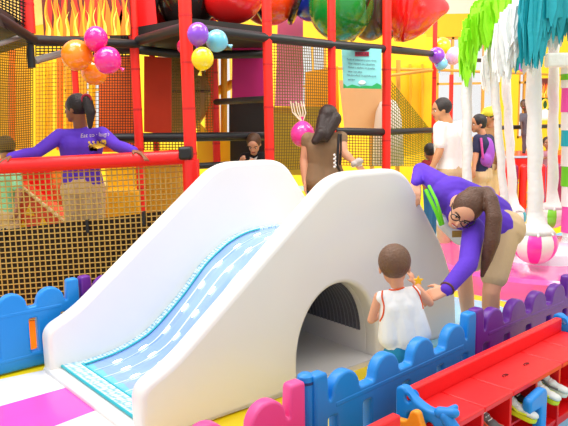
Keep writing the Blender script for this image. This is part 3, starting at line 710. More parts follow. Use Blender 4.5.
# padded play blocks inside the pen
def foam(name, cpx, cpy, Y, d, mat, label, cat, rz=0):
    mb = MB(); mb.box((0, 0, 0), d, rz); me = mb.mesh(name); c = at(cpx, cpy, Y); me.transform(Matrix.Translation(c)); return tag(obj(name, me, mat, None, bevel=.025), label, cat)
def foam_floor(name, px, pyt, Y, w, dp, mat, label, cat):   # stands on the floor, top at pixel row pyt
    t = at(px, pyt, Y); mb = MB(); mb.box2((t.x - w / 2, Y, 0), (t.x + w / 2, Y + dp, t.z)); return tag(obj(name, mb, mat, None, bevel=.025), label, cat)
foam_floor('foam_block', 34, 164, 6.1, .30, .4, red, 'red foam block right of the green-shirted child', 'foam block')
foam_floor('foam_column', 56, 160, 6.55, .13, .2, yellow, 'narrow yellow foam column left of the khaki trousers', 'foam column')
foam_floor('foam_block', 120, 163, 6.2, .26, .4, yellow, 'yellow foam block right of the khaki trousers', 'foam block')
foam_floor('foam_block', 161, 160, 6.6, .34, .4, M('amber_block', '#d8a028', .5), 'amber foam block seen through the net at its right end', 'foam block')
foam_floor('foam_bench', 60, 186, 6.7, 1.5, .5, M('lemon_foam', '#ffe078', .5, var=.2), 'pale yellow padded step behind the pen', 'foam step')
e = thing('foam_ramp', at(35, 235, 5.9), 'red padded ramp with yellow triangles behind the net', 'foam ramp')
q0, q1, q2 = at(16, 184, 5.85), at(66, 224, 5.85), at(16, 250, 5.85)
mb = MB(); mb.prism([q0, q1, Vector((q1.x, q1.y, 0)), Vector((q0.x, q0.y, 0))], (0, .3, 0)); obj('ramp_body', mb, M('coral_red_vinyl', '#e8502c', .45), e)
mb = MB()
for (x, y) in ((30, 210), (44, 222), (24, 226)): mb.prism([at(x - 5, y + 5, 5.845), at(x + 5, y + 6, 5.845), at(x - 1, y - 6, 5.845)], (0, -.003, 0))
obj('yellow_triangle', mb, yellow, e)
mb = MB(); mb.tube([q0 + Vector((0, -.01, .02)), q1 + Vector((0, -.01, .02))], .016, 8); obj('ramp_edge', mb, M('pale_edge', '#e8c890', .5), e)
foam_floor('foam_steps', 122, 190, 6.05, .32, .3, yellow2, 'golden foam step below the yellow block', 'foam step')
# ------------------------------------------------------------------ balloons
def balloon(px, py, Y, rpx, col, label, grp, tilt=0, stretch=1.08, name='balloon'):
    r = rpx * Y / F; c = at(px, py, Y); e = thing(name, c, label, 'balloon', grp)
    R = Matrix.Rotation(tilt, 3, 'Y')
    def wp(p):
        t = p.z / (r * stretch); k = 1 - .16 * max(0, -t) ** 2; return Vector((p.x * k, p.y * k, p.z))
    mb = MB(); mb.ell(c, (r, r, r * stretch), R, 28, 18, wp)
    mt = M('latex_' + col, col, .18, coat=.5, var=.03); b = obj('balloon_skin', mb, mt, e, smooth=180)
    mb = MB(); k = c + R @ Vector((0, 0, -r * stretch)); k2 = c + R @ Vector((0, 0, -r * stretch - .035)); mb.tube([k + (c - k) * .05, k, k2], [.012, .006, .016], 10); obj('knot', mb, mt, e)
    return e
g1 = 'balloons in the orange and pink cluster'
balloon(77, 55.5, 5.2, 15.2, '#ff8a14', 'largest orange balloon at left of the cluster over the ponytailed woman', g1, -1.2, 1.0)
balloon(96, 39, 5.15, 11.4, '#f0208c', 'upper pink balloon in the orange and pink cluster', g1, .1)
balloon(94, 72, 5.4, 12.5, '#ff8a14', 'orange balloon half hidden lowest in its cluster', g1, 2.4, 1.05)
balloon(108, 60.5, 5.1, 13.6, '#f0208c', 'lower right pink balloon of the cluster', g1, -1.0, .96)
g1 = 'balloons tied to the red post'
balloon(198, 34.5, 5.15, 10.6, '#8a48d0', 'purple balloon at top of the bunch on the red post', g1, .1, 1.1)
balloon(217, 41, 5.3, 11, '#6cc0d8', 'light blue balloon in the bunch on the red post', g1, -1.2, 1.0)
balloon(202.5, 59, 5.1, 11, '#f6d80e', 'yellow balloon lowest in the bunch on the red post', g1, .2, 1.05)
balloon(184, 47, 5.75, 7, '#e01c60', 'crimson balloon peeking behind the red post', g1, -.3, 1.1)
g1 = 'balloons in the far bunch at the red post'
balloon(436.5, 55.5, 8.9, 8, '#8a3cc8', 'purple balloon in the small far bunch', g1, 0, 1)
balloon(441, 63.5, 8.95, 6.6, '#7cc0e4', 'pale blue balloon lowest in the small far bunch', g1, .2, 1)
balloon(453.5, 56, 9.0, 9, '#f6b4cc', 'pale pink balloon right in the small far bunch', g1, -1.4, .8)
balloon(442, 46, 9.3, 8.5, '#ffd020', 'yellow balloon topmost in the small far bunch', g1, 0, 1)
balloon(524, 67, 12, 5.5, '#b060e0', 'tiny lilac balloon far off behind the fringe', None, 0, 1)
e = balloon(302.5, 134, 6.2, 12, '#f83ca0', 'bright pink balloon hanging behind the woman in the brown blouse', None, math.pi, 1.1)
mb = MB()
for i in range(6):
    p = at(290.5 + i * 2.6, 101 + (i % 2) * 2, 6.2); q = at(302.5, 123, 6.2); mb.tube([q, q.lerp(p, .5) + Vector((.012 * (i - 3), 0, 0)), p], .006, 6)
obj('ribbon', mb, M('cream_ribbon', '#f2e2c4', .6), e)
# ------------------------------------------------------------------ right: red padding, green wall, lamp
e = thing('padded_ledge', at(530, 160, 10.5), 'long red padded ledge the small children stand and sit at', 'padded ledge')
a = at(497, 155, 10.4); b = at(600, 155, 10.4)
mb = MB(); mb.box2((a.x, 10.4, .45), (b.x, 11.6, a.z - .02)); obj('ledge_body', mb, red, e, bevel=.03)
mb = MB(); mb.box2((a.x, 10.38, a.z - .05), (at(540, 1, 10.4).x, 10.4, a.z - .02)); obj('pale_piping', mb, M('pale_blue_piping', '#b8c8e0', .5), e)
a2 = at(537, 166, 10.3); b2_ = at(600, 180, 10.3); mb = MB(); mb.box2((a2.x, 10.34, b2_.z), (b2_.x, 10.395, a2.z)); obj('black_band', mb, black, e, bevel=.01)
k = 0
for px in range(478, 575, 9):
    p = at(px, 180, 9.4); mb = MB(); mb.cone((p.x, 9.4, .07), .055, (p.x, 9.4, .72), .055)
    tag(obj('red_bolster', mb, red if k % 5 != 4 else M('plum_vinyl', '#8a1450', .45), None, smooth=180), 'upright %s padded bolster in the row under the red ledge' % ('red' if k % 5 != 4 else 'plum'), 'bolster', 'bolsters in a row under the red ledge' if k % 5 != 4 else 'plum bolsters among the red ones'); k += 1
e = thing('painted_wall_panel', at(549, 140, 12.2), 'dark green painted panel with flames above it behind the fringe', 'wall panel')
mb = MB(); bx(mb, 533, 97, 556, 128, 12.2, .05); obj('green_board', mb, M('dark_green_paint', '#1f5420', .7), e)
flames(533, 78, 558, 98, 12.15, 'flame_print_board', 5, 11)
e = thing('hanging_lamp', at(544, 120, 11.9), 'white and yellow bell shaped lamp before the green panel', 'lamp')
mb = MB(); p = at(544.5, 120, 11.9); s_ = 11.9 / F
mb.tube([p + Vector((0, 0, z * s_)) for z in (0, 3, 6, 9, 11)], [8 * s_, 7.6 * s_, 6.5 * s_, 4 * s_, 1 * s_], 20); obj('bell_shade', mb, M('lamp_cream', '#fff6d8', .5), e, smooth=180)
mb = MB(); mb.tube([p + Vector((3 * s_ * math.cos(q), 0, (15 + 5 * math.sin(q)) * s_)) for q in [2 * math.pi * i / 16 for i in range(16)]], 1.1 * s_, 8, closed=True); obj('lamp_loop', mb, M('lamp_gold', '#e0c020', .4), e)
mb = MB(); mb.tube([p, p - Vector((0, 0, 4 * s_))], 8.2 * s_, 20); obj('lamp_rim', mb, yellow, e)
# ------------------------------------------------------------------ palm carousel
pc = thing('palm_carousel', (2.45, 6.3, 0), 'palm tree carousel with green, white and teal fringed canopy over white ropes', 'carousel')
tissue = lambda n, c: M(n, c, .55, bump=.5, bscale=25, var=.10, vscale=14)
gm_, wm_, tm_ = tissue('lime_tissue', '#8fe00c'), tissue('white_tissue', '#eef0ee'), tissue('teal_tissue', '#0fa0ae')
CX, CY = 2.45, 6.3
def frond(pts_px, mat, layers, seed, wdt, name='fringe_frond'):
    # arching fabric leaf: spine in pixels with distances; strips hang from it
    rs = random.Random(seed); sp = cr_interp([tuple(at(*p)) for p in pts_px], 8); sp = [Vector(p) for p in sp]
    mb = MB(); n = len(sp)
    for i in range(n - 1):
        for k in range(layers):
            t = i / (n - 1); a = sp[i].lerp(sp[i + 1], rs.random())
            off = Vector((rs.uniform(-.03, .03), rs.uniform(-wdt, wdt), 0)); Lh = (rs.uniform(.30, .62)) * (wlen)
            wd_ = rs.uniform(.02, .045); top = a + off + Vector((0, 0, .0)); d = Vector((wd_, rs.uniform(-.02, .02), 0))
            bow = rs.uniform(-.02, .02)
            m1 = top + Vector((bow, 0, -Lh * .5)); bt = top + Vector((bow * 1.5, 0, -Lh))
            th_ = Vector((0, .004, 0))
            vs = [top - d, top + d, m1 + d, m1 - d, bt + d * .12, bt - d * .08]
            vs = vs + [v + th_ for v in vs]
            mb.add(vs, [(0, 3, 2, 1), (3, 5, 4, 2), (6, 7, 8, 9), (9, 8, 10, 11), (0, 6, 9, 3), (1, 2, 8, 7), (3, 9, 11, 5), (2, 4, 10, 8), (5, 11, 10, 4), (0, 1, 7, 6)])
    # solid upper sheet
    for i in range(n - 1):
        a, b = sp[i], sp[i + 1]; o_ = Vector((0, wdt, 0)); dn = Vector((0, 0, -.16 * wlen * 2))
        mb.add([a - o_, b - o_, b + o_, a + o_, a - o_ + dn, b - o_ + dn, b + o_ + dn, a + o_ + dn], [(0, 1, 2, 3), (0, 4, 5, 1), (3, 2, 6, 7), (4, 7, 6, 5)])
    return obj(name, mb, mat, pc, smooth=30)
wlen = .56
frond([(510, -30, 6.3), (490, -12, 6.2), (477, 8, 6.1), (470, 30, 6.1), (467, 48, 6.1)], gm_, 9, 1, .10)
frond([(530, -40, 6.0), (512, -22, 5.8), (498, -5, 5.8), (488, 12, 5.9)], gm_, 9, 2, .10)
wlen = .75
frond([(545, -22, 5.6), (525, -5, 5.4), (510, 12, 5.4), (503, 30, 5.5)], wm_, 7, 3, .08)
wlen = .6
frond([(500, 40, 6.8), (493, 48, 6.8), (487, 58, 6.8)], wm_, 5, 8, .08)
wlen = .9
frond([(528, -8, 5.25), (534, -8, 5.2), (541, -8, 5.2)], tm_, 8, 4, .06)
wlen = .62
frond([(524, 14, 6.4), (518, 28, 6.5), (512, 36, 6.6)], tm_, 5, 5, .08)
frond([(542, -8, 5.2), (560, -8, 5.3), (590, -6, 5.3)], tm_, 8, 6, .10)
wlen = .35
frond([(530, 40, 5.5), (534, 50, 5.5)], wm_, 4, 9, .05)
frond([(548, 24, 5.4), (556, 22, 5.4)], wm_, 5, 12, .04)
# central mast with coloured bands, and the crown ring
mx_ = at(566, 150, 6.6); mast = thing('mast', (0, 0, 0)); mast.parent = pc; mast.location = (0, 0, 0)
bands = [(74, 60, '#e8e8e4'), (80, 74, '#6cc81c'), (88, 80, '#e8e8e4'), (112, 88, '#f050b0'), (130, 112, '#f0f0ee'), (146, 130, '#18b0c0'), (166, 146, '#e8e8e4'), (186, 166, '#6cd020'), (206, 186, '#f0f0ee'), (232, 206, '#f050b0'), (262, 232, '#eef0ee')]
for y1, y0, c in bands:
    a = at(570, y1, 6.6); b = at(570, y0, 6.6); mb = MB(); mb.tube([(a.x, 6.6, a.z), (a.x, 6.6, b.z)], .085, 20); o = obj('mast_band', mb, M('band_' + c, c, .5), pc)
bpy.data.objects.remove(mast)
mb = MB(); a = at(548, 60, 5.9); mb.box((a.x + .18, 5.95, a.z), (.36, .1, .12)); obj('canopy_arm', mb, wm_, pc, bevel=.02)
mb = MB(); mb.tube([(CX, CY, 2.45), (CX, CY, 2.7)], [.5, .1], 24); obj('crown_hub', mb, wm_, pc)
# rotating disc at the floor
mb = MB(); mb.tube([(CX, CY, 0), (CX, CY, .16), (CX, CY, .19)], [1.08, 1.08, 1.03], 64); tag(obj('base_disc', mb, M('gloss_pink_base', '#f95cb0', .12, coat=.8), pc, smooth=30), 'glossy pink round base')
mb = MB(); mb.tube([(CX, CY, .19), (CX, CY, .27), (CX, CY, .3)], [.5, .46, .4], 48); tag(obj('base_hub', mb, M('white_base', '#f4f4f8', .15, coat=.8), pc, smooth=30), 'glossy white hub')
tag(obj('aqua_mat', (lambda b: (b.tube([(1.15, 4.95, .001), (1.15, 4.95, .014)], .62, 40), b)[1])(MB()), lbm), 'light aqua floor mat under the bending woman', 'floor mat')
# ropes and striped ball seats
def ballseat(px, Y, rw, bpx, bpy_, brp, c1, label):
    e = thing('ball_seat', at(bpx, bpy_, Y), label, 'ball seat', 'striped ball seats of the carousel')
    c = at(bpx, bpy_, Y); r = brp * Y / F; top = at(px, 30, Y)
    zt = c.z + r * .95
    mb = MB(); P = []; R_ = []
    for i in range(15):
        t = i / 14; x = top.x + (c.x - top.x) * t; z = top.z + (zt - top.z) * t
        P.append((x + .006 * math.sin(i * 2.3), Y, z)); R_.append(rw * (1 + .08 * math.sin(i * 1.7)))
    P += [(c.x, Y, c.z + r * .75), (c.x, Y, c.z + r * .5)]; R_[-1] = rw * 1.3; R_ += [r * .75, r * .9]
    mb.tube(P, R_, 14); obj('wrapped_rope', mb, M('white_sleeve', '#e6e4e2', .6, bump=.6, bscale=30), e, smooth=180)
    mb = MB()
    for s_ in range(10):
        mb.cur = s_ % 2; a0 = 2 * math.pi * s_ / 10 + .25; vs = []; fs = []
        for j in range(13):
            tt = -math.pi / 2 + math.pi * j / 12
            for k in range(5):
                a = a0 + 2 * math.pi / 10 * k / 4; vs.append(c + Vector((r * 1.02 * math.cos(tt) * math.cos(a), r * 1.02 * math.cos(tt) * math.sin(a), r * .95 * math.sin(tt))))
        for j in range(12):
            for k in range(4): fs.append((j * 5 + k, j * 5 + k + 1, j * 5 + k + 6, j * 5 + k + 5))
        mb.add(vs, fs)
    obj('striped_ball', mb, [M('ball_' + c1, c1, .3, coat=.5), M('ball_white', '#efebe2', .3, coat=.5)], e, smooth=180)
    mb = MB()
    for q in range(7):
        a = q * .9; mb.cone(c + Vector((r * .25 * math.cos(a), r * .25 * math.sin(a), r * .9)), .02, c + Vector((r * .85 * math.cos(a), r * .85 * math.sin(a), r * .5)), .012)
    obj('tied_tail', mb, M('white_sleeve', '#e6e4e2', .6), e, smooth=180)
ballseat(533, 5.7, .062, 535, 243.5, 22, '#f838b0', 'pink and white striped ball seat, largest and nearest')
ballseat(554, 6.9, .052, 552, 215, 14, '#7ed81c', 'lime and white striped ball seat beside the coloured mast')
ballseat(503, 7.2, .045, 513, 217, 13, '#1aa8b8', 'teal and white striped ball seat, small, behind the bending woman')
ballseat(490, 6.1, .036, 506, 240, 15, '#2a98b8', 'blue and white striped ball seat half hidden behind khaki shorts')
ballseat(508, 6.4, .03, 509, 240, 12, '#f070c0', 'pink striped ball seat mostly hidden behind the blue one') if False else None
ballseat(466.5, 6.2, .045, 467, 232, 13, '#f0f0ee', 'all white ball seat hidden behind the bending woman')
# ------------------------------------------------------------------ people
def fr_(fwd, upv):
    y = Vector(fwd).normalized(); z = Vector(upv); z = (z - y * z.dot(y)).normalized(); x = y.cross(z); return Matrix((x, y, z)).transposed()
def head_body(mb, c, R, h, neck=None, nr=.05):
    P = lambda x, y, z: c + R @ (Vector((x, y, z)) * h)
    mb.ell(P(0, -.04, .12), (.33 * h, .43 * h, .38 * h), R); mb.ell(P(0, .12, -.14), (.27 * h, .27 * h, .30 * h), R)
    mb.cone(P(-.05, .26, -.37), .085 * h, P(.05, .26, -.37), .085 * h); mb.cone(P(0, .38, .03), .025 * h, P(0, .455, -.10), .05 * h)
    for s_ in (-1, 1): mb.ell(P(s_ * .335, -.02, -.05), (.04 * h, .08 * h, .12 * h), R, 12, 8)
    if neck is not None: mb.cone(P(0, -.10, -.22), nr, neck, nr * 1.08)
def face_bits(par, c, R, h, glasses=False, brow='#2a1a12', open_mouth=False):
    P = lambda x, y, z: c + R @ (Vector((x, y, z)) * h)
    for s_ in (-1, 1):
        mb = MB(); mb.ell(P(s_ * .13, .305, .0), (.062 * h, .05 * h, .036 * h), R, 12, 8); e = obj('eye', mb, M('eye_white', '#f0ece6', .2), par, smooth=180)
        mb = MB(); mb.ell(P(s_ * .13, .342, -.002), (.026 * h, .02 * h, .03 * h), R, 10, 8); mm = mb.mesh('iris'); i_ = obj('iris', mm, M('iris_brown', '#24130a', .2), e, local=False)
        mb = MB(); mb.tube([P(s_ * .06, .375, .085), P(s_ * .14, .36, .11), P(s_ * .22, .30, .08)], .016 * h, 8); obj('eyebrow', mb, M('brow' + brow, brow, .7), par, smooth=180)
    mb = MB(); mb.ell(P(0, .372, -.235), (.10 * h, .035 * h, .022 * h), R, 12, 8); mb.ell(P(0, .365, -.27), (.085 * h, .035 * h, .022 * h), R, 12, 8); o = obj('lips', mb, M('lip_rose', '#b8524c', .4), par, smooth=180)
    if open_mouth:
        mb = MB(); mb.ell(P(0, .385, -.25), (.075 * h, .03 * h, .016 * h), R, 12, 8); obj('teeth', mb, M('teeth_white', '#f6f2ea', .3), par, smooth=180)
    if glasses:
        g = MB()
        for s_ in (-1, 1): g.tube([P(s_ * .15 + .115 * math.cos(q), .41 - .03 * abs(math.cos(q)), .0 + .085 * math.sin(q)) for q in [2 * math.pi * i / 18 for i in range(18)]], .014 * h, 6, closed=True); g.tube([P(s_ * .26, .39, .02), P(s_ * .35, .2, .03), P(s_ * .36, -.02, .0)], .012 * h, 6)
        g.tube([P(-.04, .42, .02), P(.04, .42, .02)], .012 * h, 6); obj('glasses', g, M('black_frame', '#141218', .3), par)
def hair_cap(mb, c, R, h, k=1.0, low=0):
    P = lambda x, y, z: c + R @ (Vector((x, y, z)) * h)
    mb.ell(P(0, -.095, .15), (.385 * h * k, .43 * h * k, .415 * h * k), R, 24, 16)
    if low: mb.ell(P(0, -.16, -.12 * low), (.31 * h, .30 * h, .26 * h), R)
def hand(mb, w, d, n, side, s=1, curl=.5, fist=0):
    w = Vector(w); d = Vector(d).normalized(); n = Vector(n); n = (n - d * n.dot(d)).normalized(); t = d.cross(n); t = t if t.dot(Vector(side)) > 0 else -t
    for i, q in enumerate((.030, .011, -.009, -.028)):
        k = w + d * .085 * s + t * q * s; mb.cone(w + t * q * .55 * s, .017 * s, k, .0125 * s, 8)
        p = k; ang = curl * .6; dd = d
        for sg, ln in enumerate((.036, .026, .020)):
            a = ang * (sg + 1); e_ = (d * math.cos(a) + n * math.sin(a)) + t * (q * 2.2); e_.normalize()
            q2 = p + e_ * ln * s * (1.0, 1.1, 1.02, .82)[i]; mb.cone(p, (.0095, .0085, .0078)[sg] * s, q2, (.0085, .0078, .007)[sg] * s, 8); p = q2
    a = w + d * .02 * s + t * .022 * s; b = a + (d * .55 + t * .8 + n * .2).normalized() * .042 * s; c = b + (d * .85 + t * .35 + n * .3).normalized() * .032 * s
    mb.cone(a, .015 * s, b, .011 * s, 8); mb.cone(b, .0105 * s, c, .008 * s, 8)
def person(label, base, skin, J, top, bottom, hairc, h=.225, fwd=(0, 1, 0), upv=(0, 0, 1), s=1.0, hairf=None, voxel=.012, sleeve='long', short=False, face=True, glasses=False, hands=None, shoes=None, fem=False, mouth=False, topfn=None, nr=.05, lowhair=0):
    e = thing('person', base, label, 'person')
    J = {k: Vector(v) for k, v in J.items()}
    R = fr_(fwd, upv); sk = M('skin_' + skin, skin, .5, bump=.05, var=.04)
    for sd in ('l', 'r'):
        if 'hip_' + sd not in J: J['hip_' + sd] = J['pelvis'] + (J['sh_' + sd] - J['chest']) * .45; J['hip_' + sd].z = J['pelvis'].z - .03 * s
        if 'kn_' + sd not in J: k = J['hip_' + sd]; J['kn_' + sd] = Vector((k.x, k.y - .01, k.z * .52))
        if 'an_' + sd not in J: k = J['kn_' + sd]; J['an_' + sd] = Vector((k.x, k.y + .02, .075 * s))
    def torso(mb, g):
        sx = (J['sh_r'] - J['sh_l']) * .5; p, w, c = J['pelvis'], J['waist'], J['chest']
        for t in (-.38, .38):
            mb.cone(p + sx * t, .115 * s + g, w + sx * t * .8, (.095 if fem else .105) * s + g); mb.cone(w + sx * t * .8, (.095 if fem else .105) * s + g, c + sx * t * .9, .118 * s + g)
        mb.cone(J['sh_l'] * .92 + c * .08, .058 * s + g, J['sh_r'] * .92 + c * .08, .058 * s + g); mb.cone(c, .10 * s + g, J['neck'] - (J['head'] - J['neck']) * .35, .06 * s + g)
    def arm(mb, sd, g, full=True, frac=1.0, cuff=True):
        a, b, c = J['sh_' + sd], J['el_' + sd], J['wr_' + sd]
        if frac <= .5: mb.cone(a, .054 * s + g, a.lerp(b, frac * 2), .047 * s + g); return
        mb.cone(a, .052 * s + g, b, .038 * s + g); mb.cone(b, .039 * s + g, b.lerp(c, .35), .040 * s + g); mb.cone(b.lerp(c, .35), .040 * s + g, c if full else b.lerp(c, .9), .026 * s + g)
    def leg(mb, sd, g, lo=1.0):
        a, b, c = J['hip_' + sd], J['kn_' + sd], J['an_' + sd]
        if lo < .6: mb.cone(a, .092 * s + g, a.lerp(b, lo * 2), .072 * s + g); return
        mb.cone(a, .088 * s + g, b, .056 * s + g); mb.cone(b, .056 * s + g, b.lerp(c, .35), .057 * s + g); mb.cone(b.lerp(c, .35), .057 * s + g, c.lerp(b, 0 if lo >= 1 else .0), .037 * s + g)
    mb = MB(); head_body(mb, J['head'], R, h, J['neck'], nr * s); torso(mb, -.012 * s)
    fx = Vector((J.get('face2', Vector((0, 1, 0))) if False else fwd)); ff = Vector((fx.x, fx.y, 0)); ff = ff.normalized() if ff.length > .01 else Vector((0, 1, 0)); ff = J['foot'] if 'foot' in J else ff
    for sd in 'lr':
        arm(mb, sd, 0 if sleeve != 'long' else -.005); leg(mb, sd, -.004 if not short else 0)
        if hands and sd in hands: hand(mb, J['wr_' + sd], *hands[sd], s=s)
        else: d = J['wr_' + sd] - J['el_' + sd]; hand(mb, J['wr_' + sd], d, J['chest'] - J['wr_' + sd] + d * .1, ff, s=s, curl=.45)
        a = J['an_' + sd]; mb.cone(a - ff * .03 * s - Vector((0, 0, .035 * s)), .034 * s, a + ff * .14 * s - Vector((0, 0, .045 * s)), .028 * s)
    body = blob('body', mb, sk, e, voxel, 3)
    mb = MB(); torso(mb, .004)
    for sd in 'lr':
        if sleeve == 'long': arm(mb, sd, .010 * s, full=True)
        elif sleeve == 'short': arm(mb, sd, .014 * s, frac=.36)
        elif sleeve == 'cap' and s > .6: arm(mb, sd, .010 * s, frac=.10)
    if topfn: topfn(mb, J)
    shirt = blob('shirt', mb, top, e, voxel, 4)
    mb = MB(); sx = (J['sh_r'] - J['sh_l']) * .5
    for t in (-.38, .38): mb.cone(J['pelvis'] + sx * t, .120 * s + .004, J['pelvis'].lerp(J['waist'], .45) + sx * t * .8, .104 * s + .008)
    for sd in 'lr': leg(mb, sd, .018 * s, .36 if short else 1)
    pants = blob('shorts' if short else 'trousers', mb, bottom, e, voxel, 4)
    for sd in 'lr':
        a = J['an_' + sd]; mb = MB(); mb.cone(a - ff * .035 * s - Vector((0, 0, .03 * s)), .042 * s, a + ff * .15 * s - Vector((0, 0, .04 * s)), .036 * s)
        for v in mb.v: v.z = max(v.z, .003)
        obj('shoe', mb, shoes or M('dark_shoe', '#2c2a30', .6), e, smooth=180)
    if hairc:
        mb = MB(); hair_cap(mb, J['head'], R, h, low=lowhair)
        if hairf: hairf(mb, J, R, h)
        blob('hair', mb, M('hair_' + hairc, hairc, .5, bump=.6, bscale=90, var=.25, vscale=30), e, min(voxel, .008), 3)
    if face: face_bits(e, J['head'], R, h, glasses, open_mouth=mouth)
    return e, body, shirt, pants
L3 = lambda *a: at(*a)
# woman at the rail, back to us
def tailA(mb, J, R, h):
    a = at(87, 100, 5.52); mb.cone(J['head'] + R @ Vector((0, -.42 * h, .25 * h)), .045, a, .035); mb.cone(a, .042, at(90.5, 112, 5.48), .042); mb.cone(at(90.5, 112, 5.48), .042, at(90, 127, 5.47), .018)
JA = dict(head=L3(76, 109, 5.58), neck=L3(80, 126, 5.6), chest=L3(81, 146, 5.6), waist=L3(82, 170, 5.6), pelvis=L3(83, 190, 5.62), sh_l=L3(60, 136, 5.58), sh_r=L3(102, 134, 5.58),
          el_l=L3(36, 153, 5.35), wr_l=L3(11, 157, 5.06), el_r=L3(117, 146, 5.42), wr_r=L3(134, 151, 5.24))
A, bA, sA, pA = person('dark-haired woman in violet long-sleeved top, back turned, arms spread on the red rail', (JA['pelvis'].x, 5.62, 0), '#8f5a3c', JA, cuff_p, khaki, '#1c1214', fwd=(-.95, .25, -.05), fem=True, s=1.0, hairf=tailA, h=.225, voxel=.009,
    hands={'l': ((-.7, -.75, -.35), (0, -.3, -1), (.2, -1, .3)), 'r': ((.8, -.5, -.2), (0, -.2, -1), (0, -1, 0))}, face=True)
tm = text_mesh('Eat to · laugh', .046, .0008); put_mesh(tm, at(84.5, 136.5, 5.2), (1, 0, .05), (0, 0, 1)); drape(tm, sA, Vector((0, 1, 0))); obj('back_lettering', tm, M('cream_letters', '#f2e2d8', .6), sA)
mb = MB()
for (x0, y0, w_, h_) in ((79, 143, 18, 2.6), (80.5, 145.5, 15, 3), (79, 147.5, 8, 2.2), (88, 148, 8, 4), (93, 141.5, 4, 3)):
    c = at(x0 + w_ / 2, y0 + h_ / 2, 5.2); n_ = 6
    for i in range(n_):
        mb.cone(c + Vector(((i / (n_ - 1) - .5) * w_ * .0080, 0, .004 * math.sin(i * 2.1))), .008, c + Vector(((i / (n_ - 1) - .5) * w_ * .0080, 0, .004 + .004 * math.sin(i * 3.1))), .008 * h_ / 2.6)
for v in mb.v: v.y = 5.2
me = mb.mesh('g'); drape(me, sA, Vector((0, 1, 0)), .005); obj('back_graphic', me, M('yellow_graphic', '#e8c03c', .6), sA, smooth=0)
mb = MB(); mb.tube([at(86.5, 99, 5.50) + Vector((.035 * math.cos(q), 0, .035 * math.sin(q))) for q in [2 * math.pi * i / 12 for i in range(12)]], .01, 6, closed=True); obj('hair_tie', mb, M('crimson_print', '#a8123a', .5), A)
# woman in brown blouse
def hairC(mb, J, R, h):
    for t in (-.045, .0, .045): mb.cone(J['head'] + Vector((t, -.05, 0)), .065, at(322 + t * 60, 137, 5.96), .05)
    mb.cone(at(321, 134, 5.95), .06, at(315, 141, 5.93), .035)
JC = dict(head=L3(329, 119, 6.08), neck=L3(326, 133, 6.1), chest=L3(324, 148, 6.1), waist=L3(325, 172, 6.1), pelvis=L3(326, 190, 6.12), sh_l=L3(308, 139, 6.1), sh_r=L3(341, 138, 6.08), el_l=L3(304, 160, 6.1), wr_l=L3(305, 182, 6.05), el_r=L3(344, 153, 6.0), wr_r=L3(353, 161, 5.98))
def blouse(mb, J):
    mb.cone(at(318, 168, 6.1), .11, at(317, 180, 6.1), .13); mb.cone(at(330, 168, 6.1), .11, at(331, 176, 6.1), .13)
C, bC, sC, pC = person('dark-haired woman in sleeveless brown blouse standing behind the slide, holding a grey shoe', (JC['pelvis'].x, 6.12, 0), '#d89a78', JC, M('brown_chiffon', '#86684a', .75, bump=.2, var=.12, vscale=10), denim, '#2a1812', fwd=(.45, .9, -.1), fem=True, sleeve='cap', hairf=hairC, voxel=.010, topfn=blouse, lowhair=1)
mb = MB(); mb.tube([at(339, 134, 5.93), at(338, 150, 5.9), at(337, 165, 5.92), at(343, 178, 5.98)], .012, 8); mb.tube([at(341, 134, 5.96), at(341, 150, 5.93), at(340, 165, 5.95)], .008, 8); S = obj('bag_strap', mb, M('black_leather', '#1a1416', .4), C)
mb = MB()
for i in range(7): mb.ell(at(334.5 + (i % 2) * 1.5, 155 + i * 2, 5.92), (.012, .012, .012), None, 8, 6)
obj('bead_trim', mb, M('bead_white', '#e8e4e0', .3), S)
e = thing('held_shoe', at(357, 163, 5.96), 'small pale grey shoe in the hand of the brown-bloused woman', 'shoe')
mb = MB(); mb.ell(at(354.5, 163.5, 5.95), (.035, .035, .025)); mb.ell(at(359, 161, 5.95), (.04, .03, .028)); mb.cone(at(353, 165, 5.95), .02, at(360, 164, 5.95), .018); blob('shoe_upper', mb, M('grey_suede', '#b8aca4', .7), e, .007, 2)
mb = MB(); mb.cone(at(352.5, 166.3, 5.95), .011, at(361, 165, 5.95), .011); obj('shoe_sole', mb, M('white_leather_sole', '#e8e4dc', .6), e)
# man in white polo
JD = dict(head=L3(441, 110, 7.0), neck=L3(447, 123, 7.0), chest=L3(449, 136, 7.0), waist=L3(449, 158, 7.0), pelvis=L3(449, 172, 7.0), sh_l=L3(440, 128, 6.88), sh_r=L3(460, 127, 7.15), el_l=L3(440, 150, 6.84), wr_l=L3(433, 166, 6.82), el_r=L3(463, 150, 7.2), wr_r=L3(461, 168, 7.15))
D_, bD, sD, pD = person('short-haired man in white polo shirt facing left behind the bending woman', (JD['pelvis'].x, 7, 0), '#cf9468', JD, M('white_cotton', '#f2f0ee', .8, bump=.2), khaki, '#2c2422', fwd=(-1, -.1, -.12), s=1.05, sleeve='short', voxel=.011, nr=.055)
# boy in maroon beside him
JE = dict(head=L3(429.5, 152, 7.6), neck=L3(431, 160, 7.6), chest=L3(431, 167, 7.6), waist=L3(431, 176, 7.6), pelvis=L3(431, 184, 7.6), sh_l=L3(425, 163, 7.55), sh_r=L3(437, 163, 7.65), el_l=L3(424, 173, 7.5), wr_l=L3(424, 181, 7.45), el_r=L3(438, 173, 7.6), wr_r=L3(438, 182, 7.5))
person('small dark-haired boy in maroon top beside the man in white', (JE['pelvis'].x, 7.6, 0), '#a86a48', JE, M('maroon_cotton', '#8a1420', .8), denim, '#1c1416', h=.18, fwd=(-.3, 1, -.1), s=.6, sleeve='short', voxel=.009)
